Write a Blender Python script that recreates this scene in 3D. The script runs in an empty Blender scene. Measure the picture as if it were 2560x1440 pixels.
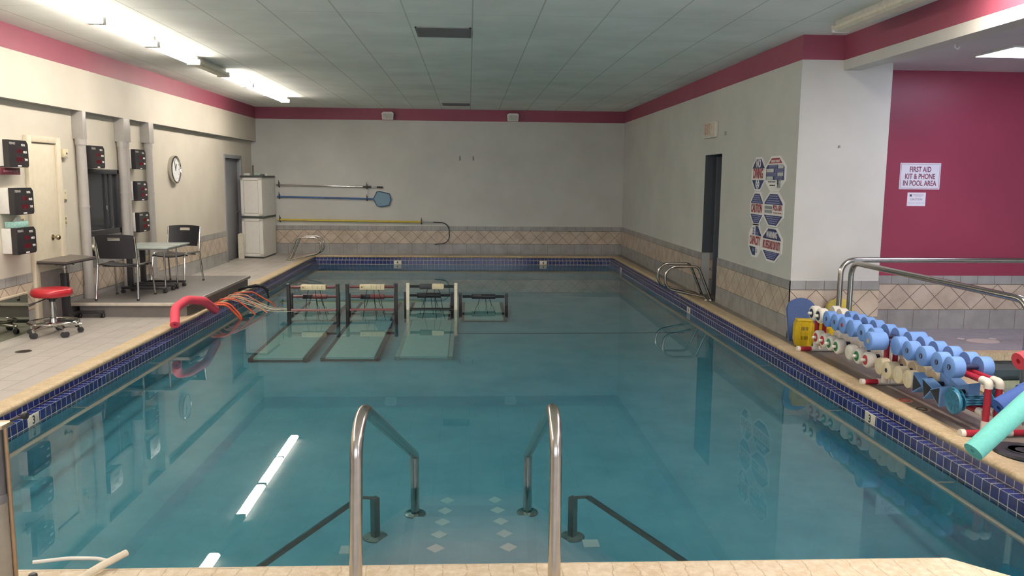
WINDOW_FILL, EXPOSURE = 2.5, 0.76
import bpy, bmesh, math, random
from mathutils import Vector, Matrix
random.seed(7)
S = bpy.context.scene
COL = S.collection
PI = math.pi

# ---------------------------------------------------------------- camera
def setup_camera():
    f, pi, ya, ro = 2025.0, math.radians(7.64), math.radians(3.084), math.radians(0.52)
    fw = Vector((math.sin(ya)*math.cos(pi), math.cos(ya)*math.cos(pi), -math.sin(pi)))
    r = Vector((math.cos(ya), -math.sin(ya), 0)); u = r.cross(fw)
    r2 = math.cos(ro)*r + math.sin(ro)*u; u2 = -math.sin(ro)*r + math.cos(ro)*u
    cd = bpy.data.cameras.new('camera'); cd.sensor_width = 36; cd.lens = 36*f/2560
    cd.clip_start = 0.05; cd.clip_end = 100
    o = bpy.data.objects.new('camera', cd); COL.objects.link(o)
    o.matrix_world = Matrix(((r2.x, u2.x, -fw.x, 0), (r2.y, u2.y, -fw.y, 0), (r2.z, u2.z, -fw.z, 1.65), (0, 0, 0, 1)))
    S.camera = o
setup_camera()

# ---------------------------------------------------------------- materials
def lin(c):
    if isinstance(c, str):
        c = [int(c[i:i+2], 16)/255 for i in (0, 2, 4)]
        c = [x/12.92 if x <= .04045 else ((x+.055)/1.055)**2.4 for x in c]
    return (c[0], c[1], c[2], 1)
class NT:
    def __init__(s, name):
        s.m = bpy.data.materials.new(name); s.m.use_nodes = True
        s.t = s.m.node_tree; s.t.nodes.clear()
        s.out = s.t.nodes.new('ShaderNodeOutputMaterial')
    def n(s, typ, **kw):
        nd = s.t.nodes.new(typ)
        for k, v in kw.items():
            if k.startswith('i_'):
                s.put(nd.inputs[k[2:].replace('_', ' ')], v)
            else: setattr(nd, k, v)
        return nd
    def put(s, sock, v):
        if isinstance(v, bpy.types.NodeSocket): s.t.links.new(v, sock)
        elif v is not None: sock.default_value = v
    def math(s, op, a, b=None, c=None):
        nd = s.t.nodes.new('ShaderNodeMath'); nd.operation = op
        for i, v in enumerate((a, b, c)):
            if v is not None: s.put(nd.inputs[i], v)
        return nd.outputs[0]
    def mix(s, fac, a, b, typ='MIX'):
        nd = s.t.nodes.new('ShaderNodeMix'); nd.data_type = 'RGBA'; nd.blend_type = typ
        s.put(nd.inputs[0], fac); s.put(nd.inputs[6], a); s.put(nd.inputs[7], b)
        return nd.outputs[2]
    def pos(s, obj=False):
        if obj: v = s.n('ShaderNodeTexCoord').outputs['Object']
        else: v = s.n('ShaderNodeNewGeometry').outputs['Position']
        x = s.n('ShaderNodeSeparateXYZ', i_Vector=v)
        return v, x.outputs[0], x.outputs[1], x.outputs[2]
    def lines(s, c, period, w, off=0.0):
        f = s.math('FRACT', s.math('MULTIPLY_ADD', c, 1/period, off/period))
        return s.math('GREATER_THAN', s.math('ABSOLUTE', s.math('SUBTRACT', f, .5)), .5-w/period/2)
    def noise(s, vec, scale, detail=3, rough=.55, lo=.35, hi=.65):
        nd = s.n('ShaderNodeTexNoise', i_Scale=scale, i_Detail=detail, i_Roughness=rough)
        if vec is not None: s.put(nd.inputs['Vector'], vec)
        mr = s.n('ShaderNodeMapRange'); s.put(mr.inputs[0], nd.outputs[0]); mr.inputs[1].default_value = lo; mr.inputs[2].default_value = hi
        return mr.outputs[0]
    def bsdf(s, col, rough=.5, metal=0, spec=.5, bump=None, bstr=.2, bdist=.01, **kw):
        b = s.n('ShaderNodeBsdfPrincipled')
        s.put(b.inputs['Base Color'], col); s.put(b.inputs['Roughness'], rough); s.put(b.inputs['Metallic'], metal)
        s.put(b.inputs['Specular IOR Level'], spec)
        for k, v in kw.items(): s.put(b.inputs[k.replace('_', ' ')], v)
        if bump is not None:
            bn = s.n('ShaderNodeBump', i_Strength=bstr, i_Distance=bdist, i_Height=bump)
            s.t.links.new(bn.outputs[0], b.inputs['Normal'])
        s.t.links.new(b.outputs[0], s.out.inputs[0])
        return s.m
_mats = {}
def mat(hexc, rough=.5, metal=0, var=.08, scale=14, spec=.5, bump=0):
    key = (hexc, rough, metal, var, scale, spec, bump)
    if key in _mats: return _mats[key]
    n = NT('surface_'+str(len(_mats)))
    v, x, y, z = n.pos(True)
    c = lin(hexc); nz = n.noise(v, scale)
    a = tuple(min(1, q*(1+var)) for q in c[:3])+(1,); b = tuple(q*(1-var) for q in c[:3])+(1,)
    col = n.mix(nz, b, a)
    m = n.bsdf(col, rough, metal, spec, bump=nz if bump else None, bstr=bump)
    _mats[key] = m
    return m
def emit(hexc, strength, name='glow'):
    n = NT(name); e = n.n('ShaderNodeEmission', i_Color=lin(hexc), i_Strength=strength)
    n.t.links.new(e.outputs[0], n.out.inputs[0]); return n.m

# ---------------------------------------------------------------- mesh builder
def fillet(pts, r, seg=6):
    pts = [Vector(p) for p in pts]; out = [pts[0]]
    for i in range(1, len(pts)-1):
        p = pts[i]; rr = r[i-1] if isinstance(r, (list, tuple)) else r
        a = pts[i-1]-p; b = pts[i+1]-p; la, lb = a.length, b.length
        a.normalize(); b.normalize(); ang = a.angle(b)
        if ang > PI-.02 or rr <= 0: out.append(p); continue
        d = min(rr/math.tan(ang/2), la*.49, lb*.49); rr2 = d*math.tan(ang/2)
        n = (a+b).normalized(); c = p+n*(rr2/math.sin(ang/2))
        u = (p+a*d)-c; w = (p+b*d)-c; th = u.angle(w); ax = u.cross(w).normalized()
        for k in range(seg+1): out.append(c+Matrix.Rotation(th*k/seg, 3, ax) @ u)
    out.append(pts[-1]); return out
class MB:
    def __init__(s): s.bm = bmesh.new()
    def add(s, verts, faces, mi=0):
        vs = [s.bm.verts.new(v) for v in verts]
        for f in faces:
            try:
                fc = s.bm.faces.new([vs[i] for i in f]); fc.material_index = mi
            except ValueError: pass
        return s
    def box(s, x0, x1, y0, y1, z0, z1, bev=0, mi=0, seg=2, mx=None):
        t = bmesh.new(); r = bmesh.ops.create_cube(t, size=1)
        for v in t.verts:
            v.co = Vector(((x0+x1)/2+v.co.x*(x1-x0), (y0+y1)/2+v.co.y*(y1-y0), (z0+z1)/2+v.co.z*(z1-z0)))
        if bev: bmesh.ops.bevel(t, geom=list(t.edges), offset=bev, segments=seg, affect='EDGES', profile=.5)
        return s.merge(t, mi, mx)
    def merge(s, t, mi=0, mx=None):
        if mx is not None: bmesh.ops.transform(t, matrix=mx, verts=t.verts)
        t.verts.index_update()
        s.add([v.co.copy() for v in t.verts], [[v.index for v in f.verts] for f in t.faces], mi); t.free(); return s
    def tube(s, pts, r, seg=12, closed=False, caps=True, mi=0):
        pts = [Vector(p) for p in pts]; n = len(pts); T = []
        for i in range(n):
            a = pts[(i-1) % n] if closed or i > 0 else pts[i]; b = pts[(i+1) % n] if closed or i < n-1 else pts[i]
            T.append((b-a).normalized())
        up = Vector((0, 0, 1)) if abs(T[0].z) < .9 else Vector((1, 0, 0))
        N = T[0].cross(up).normalized(); V = []
        for i in range(n):
            if i > 0:
                ax = T[i-1].cross(T[i])
                if ax.length > 1e-7: N = Matrix.Rotation(T[i-1].angle(T[i]), 3, ax.normalized()) @ N
            B = T[i].cross(N).normalized(); ri = r[i] if isinstance(r, (list, tuple)) else r
            for k in range(seg):
                a = 2*PI*k/seg; V.append(pts[i]+(N*math.cos(a)+B*math.sin(a))*ri)
        F = []
        for i in range(n if closed else n-1):
            for k in range(seg):
                a = i*seg+k; b = i*seg+(k+1) % seg; j = (i+1) % n; F.append([a, b, j*seg+(k+1) % seg, j*seg+k])
        if caps and not closed: F += [list(range(seg))[::-1], [(n-1)*seg+k for k in range(seg)]]
        return s.add(V, F, mi)
    def cyl(s, p, q, r, seg=20, mi=0): return s.tube([p, q], r, seg, mi=mi)
    def lathe(s, prof, c=(0, 0, 0), axis='z', seg=28, mi=0):
        V = []; F = []; m = len(prof); c = Vector(c)
        for k in range(seg):
            a = 2*PI*k/seg
            for (r, h) in prof:
                p = {'z': (r*math.cos(a), r*math.sin(a), h), 'x': (h, r*math.cos(a), r*math.sin(a)), 'y': (r*math.sin(a), h, r*math.cos(a))}[axis]
                V.append(c+Vector(p))
        for k in range(seg):
            for i in range(m-1): F.append([k*m+i, ((k+1) % seg)*m+i, ((k+1) % seg)*m+i+1, k*m+i+1])
        for e, rev in ((0, True), (m-1, False)):
            if prof[e][0] > 1e-6:
                ring = [k*m+e for k in range(seg)]; F.append(ring[::-1] if rev else ring)
        return s.add(V, F, mi)
    def prism(s, poly, a, b, fn, mi=0):
        n = len(poly)
        V = [fn(u, v, a) for u, v in poly]+[fn(u, v, b) for u, v in poly]
        F = [list(range(n))[::-1], [n+i for i in range(n)]]+[[i, (i+1) % n, n+(i+1) % n, n+i] for i in range(n)]
        return s.add(V, F, mi)
    def obj(s, name, mats, parent=None, smooth=35, loc=None):
        bm = s.bm; bmesh.ops.remove_doubles(bm, verts=bm.verts, dist=1e-6)
        bmesh.ops.recalc_face_normals(bm, faces=bm.faces)
        if smooth:
            lim = math.radians(smooth)
            for f in bm.faces: f.smooth = True
            for e in bm.edges:
                e.smooth = len(e.link_faces) == 2 and e.calc_face_angle(0) < lim
        me = bpy.data.meshes.new(name); bm.to_mesh(me); bm.free()
        for m in (mats if isinstance(mats, (list, tuple)) else [mats]): me.materials.append(m)
        o = bpy.data.objects.new(name, me); COL.objects.link(o)
        if parent is not None: o.parent = parent
        if loc is not None: o.location = loc
        return o
XY = lambda u, v, h: (u, v, h)
YZ = lambda u, v, h: (h, u, v)
XZ = lambda u, v, h: (u, h, v)
def tag(o, label, cat, group=None, kind=None):
    o['label'] = label; o['category'] = cat
    if group: o['group'] = group
    if kind: o['kind'] = kind
    return o
def thing(name, label, cat, loc=(0, 0, 0), rz=0, group=None):
    o = bpy.data.objects.new(name, None); COL.objects.link(o); o.empty_display_size = .1
    o.location = loc; o.rotation_euler = (0, 0, rz)
    return tag(o, label, cat, group)
def struct(name, mb, mats, smooth=35):
    o = mb.obj(name, mats, None, smooth); o['kind'] = 'structure'; return o
def dup(root, loc, rz=None, label=None):
    r = root.copy(); COL.objects.link(r); r.location = loc
    if rz is not None: r.rotation_euler = (0, 0, rz)
    if label: r['label'] = label
    for ch in list(root.children):
        c = ch.copy(); COL.objects.link(c); c.parent = r
        for g in list(ch.children):
            d = g.copy(); COL.objects.link(d); d.parent = c
    return r
def text(s, size, m, parent, loc, facing, sx=1.0, name='lettering', bold=.0, align='CENTER', ext=.0006):
    cu = bpy.data.curves.new(name, 'FONT'); cu.body = s; cu.size = size; cu.align_x = align; cu.align_y = 'CENTER'
    cu.extrude = ext; cu.offset = bold; cu.materials.append(m); cu.resolution_u = 3
    o = bpy.data.objects.new(name, cu); COL.objects.link(o); o.parent = parent; o.location = loc
    R = {'+x': (PI/2, 0, PI/2), '-x': (PI/2, 0, -PI/2), '-y': (PI/2, 0, 0), 'up': (0, 0, 0)}[facing]
    o.rotation_euler = R; o.scale = (sx, 1, 1); return o
# ---------------------------------------------------------------- room dimensions
XL, XR, XS, YB, YF = -4.68, 3.404, -4.57, 17.93, -3.0
ZC, ZS, ZB = 3.137, 2.891, 2.405
Y1, YR, XA = 8.35, 8.85, 8.6            # stub wall, red wall, far side of the annex
PL, PR, PB, PN = -3.19, 3.05, 17.30, 3.25   # pool, faces of the waterline tile
ZW, ZL, ZP = -0.172, -0.086, -1.2        # water, tile ledge, pool floor

# ---------------------------------------------------------------- setting materials
def paint_mat(name, hexc, rough=.55):
    n = NT(name); v, x, y, z = n.pos(); nz = n.noise(v, 1.3, 4); c = lin(hexc)
    col = n.mix(nz, tuple(q*.94 for q in c[:3])+(1,), tuple(min(1, q*1.04) for q in c[:3])+(1,))
    fine = n.noise(v, 180, 2)
    return n.bsdf(col, rough, 0, .4, bump=fine, bstr=.06, bdist=.003)
M_wall = paint_mat('wall_paint', 'c6c6c1')
M_left = paint_mat('left_wall_paint', 'ccc5b7')
M_red = paint_mat('red_paint', '8c364e', .34)
M_stripe = paint_mat('stripe_paint', '90475a', .5)
M_soff = paint_mat('soffit_underside_paint', '9a9a98', .6)  # darker grey than the other soffit faces
def wains_mat(name, axis):
    n = NT(name); v, x, y, z = n.pos(); u = x if axis == 'x' else y
    mc = n.math('GREATER_THAN', z, .515); ml = n.math('LESS_THAN', z, .224)
    lh = n.math('MAXIMUM', n.math('LESS_THAN', n.math('ABSOLUTE', n.math('SUBTRACT', z, .515)), .0035), n.math('LESS_THAN', n.math('ABSOLUTE', n.math('SUBTRACT', z, .224)), .0035))
    lc = n.math('MULTIPLY', mc, n.lines(u, .2, .005, .03)); ll = n.math('MULTIPLY', ml, n.lines(u, .30, .005, .05))
    d1 = n.lines(n.math('ADD', u, z), .291, .0095, -.224+.1); d2 = n.lines(n.math('SUBTRACT', u, z), .291, .0095, .224+.1)
    g = n.math('MAXIMUM', mc, ml)
    dd = n.math('MULTIPLY', n.math('MAXIMUM', d1, d2), n.math('SUBTRACT', 1, g))
    ln = n.math('MAXIMUM', n.math('MAXIMUM', lh, lc), n.math('MAXIMUM', ll, dd))
    nz = n.noise(v, 5, 4)
    beige = n.mix(nz, lin('b2a292'), lin('c6b7a6')); grey = n.mix(nz, lin('908f8e'), lin('a09f9d'))
    col = n.mix(ln, n.mix(g, beige, grey), lin('5a524b'))
    return n.bsdf(col, n.math('MULTIPLY_ADD', ln, .4, .22), 0, .5, bump=n.math('SUBTRACT', 1, ln), bstr=.3, bdist=.002)
M_wx, M_wy = wains_mat('wall_tile_x', 'x'), wains_mat('wall_tile_y', 'y')
def ceil_mat(name, hexc, per, px, py, offx, offy):
    n = NT(name); v, x, y, z = n.pos()
    l1 = n.lines(x, px, .014, offx); l2 = n.lines(y, py, .009, offy)
    ln = n.math('MAXIMUM', l1, n.math('MULTIPLY', l2, .8))
    nz = n.noise(v, 1.1, 4); n2 = n.noise(v, 120, 2)
    c = lin(hexc)
    col = n.mix(n.math('MULTIPLY', ln, .55), n.mix(nz, tuple(q*.9 for q in c[:3])+(1,), tuple(q*1.04 for q in c[:3])+(1,)), lin('a6a9a3'))
    return n.bsdf(col, .85, 0, .2, bump=n.math('ADD', n2, n.math('MULTIPLY', ln, -2)), bstr=.12, bdist=.004)
M_ceil = ceil_mat('ceiling_panel', 'f1f3ee', 1, .61, 1.22, -.03, -.35)
M_aceil = paint_mat('annex_ceiling_paint', 'cfcbd0', .7)
def deck_mat():
    n = NT('deck_tile'); v, x, y, z = n.pos()
    sw = n.n('ShaderNodeCombineXYZ', i_X=y, i_Y=x)
    b = n.n('ShaderNodeTexBrick', i_Scale=1.0, i_Mortar_Size=.004, i_Brick_Width=.6, i_Row_Height=.20, i_Color1=lin('a5a09b'), i_Color2=lin('aea9a3'), i_Mortar=lin('7a7672'))
    b.offset = .5; n.t.links.new(sw.outputs[0], b.inputs['Vector'])
    nz = n.noise(v, 2.2, 5)
    col = n.mix(n.math('MULTIPLY', nz, .22), b.outputs[0], lin('948d84'))
    return n.bsdf(col, n.math('MULTIPLY_ADD', nz, .15, .34), 0, .45, bump=b.outputs['Fac'], bstr=-.25, bdist=.003)
M_deck = deck_mat()
def stone_deck_mat():
    n = NT('stone_deck'); v, x, y, z = n.pos()
    st = n.n('ShaderNodeVectorMath', operation='MULTIPLY'); n.put(st.inputs[0], v); st.inputs[1].default_value = (6, 1.2, 1)
    nz = n.noise(st.outputs[0], 1.6, 6, .65, .3, .7); n2 = n.noise(v, 9, 4)
    ln = n.math('MAXIMUM', n.lines(x, .3, .005, .1), n.lines(y, .3, .005, .1))
    base = n.mix(nz, lin('635d57'), lin('8a847d'))
    grey = n.mix(n2, lin('a3a1a6'), lin('b4b2b6'))
    far = n.math('LESS_THAN', y, 4.75)
    c = n.mix(far, base, grey)
    ax = n.math('GREATER_THAN', n.math('ADD', y, 0.0), 7.55); annex = n.math('MULTIPLY', ax, n.math('GREATER_THAN', x, 3.9))
    c = n.mix(annex, c, n.mix(n2, lin('8d8c93'), lin('9b9aa1')))
    col = n.mix(n.math('MULTIPLY', ln, .35), c, lin('56504a'))
    return n.bsdf(col, .42, 0, .45, bump=nz, bstr=.08, bdist=.004)
M_sdeck = stone_deck_mat()
def coping_mat(axis):
    n = NT('coping_stone_'+axis); v, x, y, z = n.pos(); u = x if axis == 'x' else y
    ln = n.lines(u, .15, .005, .03)
    nz = n.noise(v, 7, 6, .65, .3, .7); n2 = n.noise(v, 38, 4, .6, .45, .62); n3 = n.noise(v, 1.7, 3)
    c = n.mix(nz, lin('a89474'), lin('c4b292')); c = n.mix(n.math('MULTIPLY', n2, .45), c, lin('d9c9ae'))
    c = n.mix(n.math('MULTIPLY', n3, .3), c, lin('9d8767'))
    c = n.mix(n.math('MULTIPLY', ln, .6), c, lin('86704f'))
    return n.bsdf(c, .5, 0, .4, bump=n.math('SUBTRACT', n2, ln), bstr=.35, bdist=.004)
M_cx, M_cy = coping_mat('x'), coping_mat('y')
def lip_mat():
    n = NT('rough_coping_stone'); v, x, y, z = n.pos()
    wob = n.math('MULTIPLY_ADD', n.noise(v, 6, 4, .6, .3, .7), .03, x)
    ln = n.math('MULTIPLY', n.lines(wob, .105, .006, .0), n.math('LESS_THAN', n.noise(v, 22, 3), .75))
    row = n.math('LESS_THAN', n.math('ABSOLUTE', n.math('SUBTRACT', n.math('MULTIPLY_ADD', n.noise(v, 9, 4), .012, y), 3.318)), .003)
    ln = n.math('MAXIMUM', ln, row)
    nz = n.noise(v, 4.5, 6, .7, .3, .7); n2 = n.noise(v, 26, 5, .65, .4, .65)
    c = n.mix(nz, lin('c2ad8d'), lin('d6c8b0')); c = n.mix(n.math('MULTIPLY', n2, .6), c, lin('ebe0cc'))
    c = n.mix(n.math('MULTIPLY', ln, .45), c, lin('8e7a5c'))
    return n.bsdf(c, .55, 0, .4, bump=n.math('SUBTRACT', n2, ln), bstr=.5, bdist=.006)
M_lip = lip_mat()
def band_mat(axis):
    n = NT('waterline_tile_'+axis); v, x, y, z = n.pos(); u = x if axis == 'x' else y
    P = .0787
    lu = n.lines(u, P, .0055, .02)
    lz = n.math('MAXIMUM', n.math('LESS_THAN', n.math('ABSOLUTE', n.math('SUBTRACT', z, ZL)), .0035), n.math('LESS_THAN', n.math('ABSOLUTE', n.math('SUBTRACT', z, -.166)), .003))
    nz_ = n.n('ShaderNodeSeparateXYZ', i_Vector=n.n('ShaderNodeNewGeometry').outputs['Normal']).outputs[2]
    lz = n.math('MULTIPLY', n.math('MAXIMUM', lz, n.math('GREATER_THAN', z, -.036)), n.math('LESS_THAN', nz_, .5))
    ln = n.math('MAXIMUM', lu, lz)
    cell = n.math('FLOOR', n.math('MULTIPLY_ADD', u, 1/P, .02/P))
    wn = n.n('ShaderNodeTexWhiteNoise', noise_dimensions='1D'); n.put(wn.inputs['W'], cell)
    nz = n.noise(v, 30, 3)
    blue = n.mix(wn.outputs['Value'], lin('161f52'), lin('202c6c')); blue = n.mix(n.math('MULTIPLY', nz, .2), blue, lin('2c3a80'))
    col = n.mix(ln, blue, lin('c3beb2'))
    return n.bsdf(col, n.math('MULTIPLY_ADD', ln, .4, .12), 0, .5, bump=n.math('SUBTRACT', 1, ln), bstr=.3, bdist=.002)
M_bx, M_by = band_mat('x'), band_mat('y')
def plaster_mat(name, a, b):
    n = NT(name); v, x, y, z = n.pos(); nz = n.noise(v, 1.6, 6, .65, .3, .7); n2 = n.noise(v, 14, 4)
    col = n.mix(nz, lin(a), lin(b))
    return n.bsdf(col, .7, 0, .2, bump=n2, bstr=.1, bdist=.01)
M_plaster = plaster_mat('pool_plaster', '93bfcc', 'b4d6de')
M_step = plaster_mat('step_plaster', 'a3c2cf', 'c4dae2')
def water_mat():
    n = NT('pool_water'); v, x, y, z = n.pos()
    st = n.n('ShaderNodeVectorMath', operation='MULTIPLY'); n.put(st.inputs[0], v); st.inputs[1].default_value = (1, 1.6, 1)
    a = n.n('ShaderNodeTexNoise', i_Scale=1.3, i_Detail=3.0); n.t.links.new(st.outputs[0], a.inputs['Vector'])
    bn = n.n('ShaderNodeBump', i_Strength=.003, i_Distance=.05, i_Height=a.outputs[0])
    g = n.n('ShaderNodeBsdfGlass', i_IOR=1.333, i_Roughness=0.0); n.t.links.new(bn.outputs[0], g.inputs['Normal'])
    n.t.links.new(g.outputs[0], n.out.inputs[0])
    ab = n.n('ShaderNodeVolumeAbsorption', i_Color=(.17, .80, .88, 1), i_Density=.50)
    n.t.links.new(ab.outputs[0], n.out.inputs['Volume'])
    return n.m
M_water = water_mat()

# ---------------------------------------------------------------- walls, floor, ceiling
def quad(mb, a, b, c, d, mi=0): mb.add([a, b, c, d], [[0, 1, 2, 3]], mi)
T = .12
# left wall with the recesses of two doors (built as boxes between the openings)
DGY0, DGY1, DGZ = 15.98, 17.08, 2.03      # grey door
w = MB()
w.box(XL-T, XL, YF, DGY0, 0, ZC); w.box(XL-T, XL, DGY1, YB, 0, ZC); w.box(XL-T, XL, DGY0, DGY1, DGZ, ZC); w.box(XL-T-.05, XL-T, DGY0-.1, DGY1+.1, 0, DGZ+.1)
struct('wall_left', w, [M_left])
w = MB(); w.box(XL, XS, YF, YB, ZB, ZC, mi=0)
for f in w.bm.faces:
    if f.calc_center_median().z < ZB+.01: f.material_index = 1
struct('wall_left_soffit', w, [M_left, M_soff])
w = MB(); w.box(XL-T, XR+T, YB, YB+T, 0, ZC)
struct('wall_back', w, M_wall)
# right wall with the dark doorway
DRY0, DRY1, DRZ = 10.88, 11.66, 2.02
w = MB(); w.box(XR, XR+T, DRY1, YB, 0, ZC); w.box(XR, XR+T, Y1+T, DRY0, 0, ZC); w.box(XR, XR+T, DRY0, DRY1, DRZ, ZC)
struct('wall_right', w, M_wall)
w = MB(); w.box(XR, 4.36, Y1, Y1+T, 0, ZC); struct('wall_stub', w, M_wall)
w = MB(); w.box(4.24, 4.36, Y1+T, YR, 0, ZC); w.box(4.36, XA, YR, YR+T, 0, ZC); struct('wall_annex_red', w, M_red)
w = MB(); w.box(XA, XA+T, YF, YR+T, 0, ZC); w.box(XL-T, XA+T, YF-T, YF, 0, ZC); struct('wall_front', w, M_wall)
# beam over the annex opening
w = MB(); w.box(3.84, 4.02, YF, Y1, 2.79, ZC); struct('wall_beam', w, M_wall)
# doorway alcove
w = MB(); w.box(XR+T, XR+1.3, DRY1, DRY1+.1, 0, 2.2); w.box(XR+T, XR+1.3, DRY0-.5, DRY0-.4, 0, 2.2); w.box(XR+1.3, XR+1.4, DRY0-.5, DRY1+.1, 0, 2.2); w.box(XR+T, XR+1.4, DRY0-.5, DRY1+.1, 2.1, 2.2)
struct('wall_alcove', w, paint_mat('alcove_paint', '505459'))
w = MB(); w.box(XL-T, XR+T, YF, YB+T, ZC, ZC+.1); w.box(XR+T, 3.84, YF, Y1+T, ZC, ZC+.1); w.box(3.84, 4.02, YF, Y1, ZC, ZC+.1); struct('ceiling', w, M_ceil)
w = MB(); w.box(4.02, XA+T, YF, YR+T, 2.87, 2.97); w.box(XR+T, XR+1.4, DRY0-.5, DRY1, ZC, ZC+.05); struct('ceiling_annex', w, M_aceil)
# red stripe under the ceiling: thin painted bands
def band(name, mb): struct(name, mb, M_stripe)
b = MB(); b.box(XS, XS+.003, YF, YB, ZS, ZC); band('trim_1', b)
b = MB(); b.box(XS, XR, YB-.003, YB, ZS, ZC); band('trim_2', b)
b = MB(); b.box(XR-.003, XR, Y1-.003, YB, ZS, ZC); b.box(XR, 3.84, Y1-.003, Y1, ZS, ZC); b.box(3.837, 3.84, YF, Y1, ZS, ZC); band('trim_3', b)
# tiled dado
b = MB(); b.box(XL, XL+.01, YF, 8.88, 0, .613); b.box(XL, XL+.01, 9.62, DGY0-.05, 0, .613); b.box(XL, XL+.01, DGY1+.05, YB, 0, .613); struct('trim_4', b, M_wy)
b = MB(); b.box(XL, XR, YB-.01, YB, 0, .613); struct('trim_5', b, M_wx)
b = MB(); b.box(XR-.01, XR, DRY1, YB, 0, .613); b.box(XR-.01, XR, Y1-.01, DRY0, 0, .613); b.box(XR+T-.02, XR+T+.0, DRY1-.01, DRY1, 0, .01); struct('trim_6', b, M_wy)
b = MB(); b.box(XR-.01, 4.37, Y1-.01, Y1, 0, .613); b.box(XR+T, XR+1.3, DRY1-.01, DRY1, 0, .613); b.box(4.37, XA, YR-.01, YR, 0, .613); struct('trim_7', b, M_wx)
b = MB(); b.box(XR+.001, XR+T, DRY1-.006, DRY1, .613, DRZ); b.box(XR+.001, XR+T, DRY0, DRY0+.006, 0, DRZ); b.box(XR+.001, XR+T, DRY0, DRY1, DRZ-.006, DRZ); struct('trim_19', b, paint_mat('jamb_paint', '55595e'))
# floor: deck around the pool and the spa
SX0, SX1, SY0, SY1 = 4.32, 8.0, -1.0, 7.5       # spa opening (near-left edge runs on a slant)
f = MB()
def fl(x0, x1, y0, y1, mi=0): f.box(x0, x1, y0, y1, -.1, 0, mi=mi)
E0 = .085+.16
fl(XL-T, PL-E0, YF, YB+T, 0)                                   # left deck
fl(PL-E0, PR+E0, PB+E0, YB+T, 0)                               # behind the pool
fl(PR+E0, XR+1.4, Y1, YB+T, 1)                                 # right deck far part
fl(PL-E0, PR+E0, YF, 2.95, 0)                                  # near deck
SP = [(4.18, 5.75), (4.30, 6.90), (4.46, 7.48), (SX1, 7.55), (SX1, -1.0), (3.95, -1.0), (3.95, 5.20)]
f.prism([(PR+E0, YF), (3.95, YF), (3.95, 5.20), (4.18, 5.75), (4.30, 6.90), (4.46, 7.48), (4.46, Y1), (PR+E0, Y1)], -.1, 0, XY, 1)
f.prism([(4.46, 7.48), (SX1, 7.55), (SX1, Y1+.6), (4.46, Y1+.6)], -.1, 0, XY, 1)
fl(SX1, XA+T, YF, Y1+.6, 1); fl(3.95, SX1, YF, -1.0, 1)
struct('floor', f, [M_deck, M_sdeck])
# ---------------------------------------------------------------- pool shell
w = MB(); D = .1
w.box(PL-D, PR+D, 2.9, PB+D, ZP-.1, ZP); struct('floor_pool', w, M_plaster)
w = MB(); w.box(PL-D, PL, PN, PB+D, ZP, -.24); struct('wall_pool_left', w, M_plaster)
w = MB(); w.box(PR, PR+D, PN, PB+D, ZP, -.24); struct('wall_pool_right', w, M_plaster)
w = MB(); w.box(PL-D, PR+D, PB, PB+D, ZP, -.24); struct('wall_pool_back', w, M_plaster)
w = MB(); w.box(PL-D, PR+D, PN-.35, PN-.25, ZP, -.1); w.box(PL, PR, PN-.25, PN, ZP, -.24); struct('wall_pool_front', w, M_plaster)
# waterline tile bands: lower row, ledge, upper row set back
def tileband(name, axis, face, sgn, a0, a1, m):
    poly = [(0, -.24), (0, ZL), (.085*sgn, ZL), (.085*sgn, -.03), (.15*sgn, -.03), (.15*sgn, -.24)]
    b = MB()
    if axis == 'y': b.prism([(face+p, z) for p, z in poly], a0, a1, lambda u, v, h: (u, h, v))
    else: b.prism([(face+p, z) for p, z in poly], a0, a1, lambda u, v, h: (h, u, v))
    return struct(name, b, m)
tileband('trim_8', 'y', PL, -1, PN, PB, M_by)
tileband('trim_9', 'y', PR, 1, PN, PB, M_by)
tileband('trim_10', 'x', PB, 1, PL-.15, PR+.15, M_bx)
tileband('trim_11', 'x', PN-.12, -1, PL-.12, PR+.12, M_bx)
# rounded stone coping
def nose(sgn):
    pr = [(.245, -.04), (.245, 0), (.22, .004), (.14, .012)]
    for k in range(7):
        a = PI/2-PI*k/6*.9
        pr.append((.095-.03*math.cos(a) if k else .11, -.013+.025*math.sin(a)))
    pr.append((.085, -.04))
    return [(p*sgn, z) for p, z in pr]
def coping(name, axis, face, sgn, a0, a1, m):
    b = MB()
    if axis == 'y': b.prism([(face+p, z) for p, z in nose(sgn)], a0, a1, lambda u, v, h: (u, h, v))
    else: b.prism([(face+p, z) for p, z in nose(sgn)], a0, a1, lambda u, v, h: (h, u, v))
    return struct(name, b, m)
coping('trim_12', 'y', PL, -1, 2.9, PB+.1, M_cy)
coping('trim_13', 'y', PR, 1, 2.9, PB+.1, M_cy)
coping('trim_14', 'x', PB, 1, PL-.1, PR+.1, M_cx)
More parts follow.
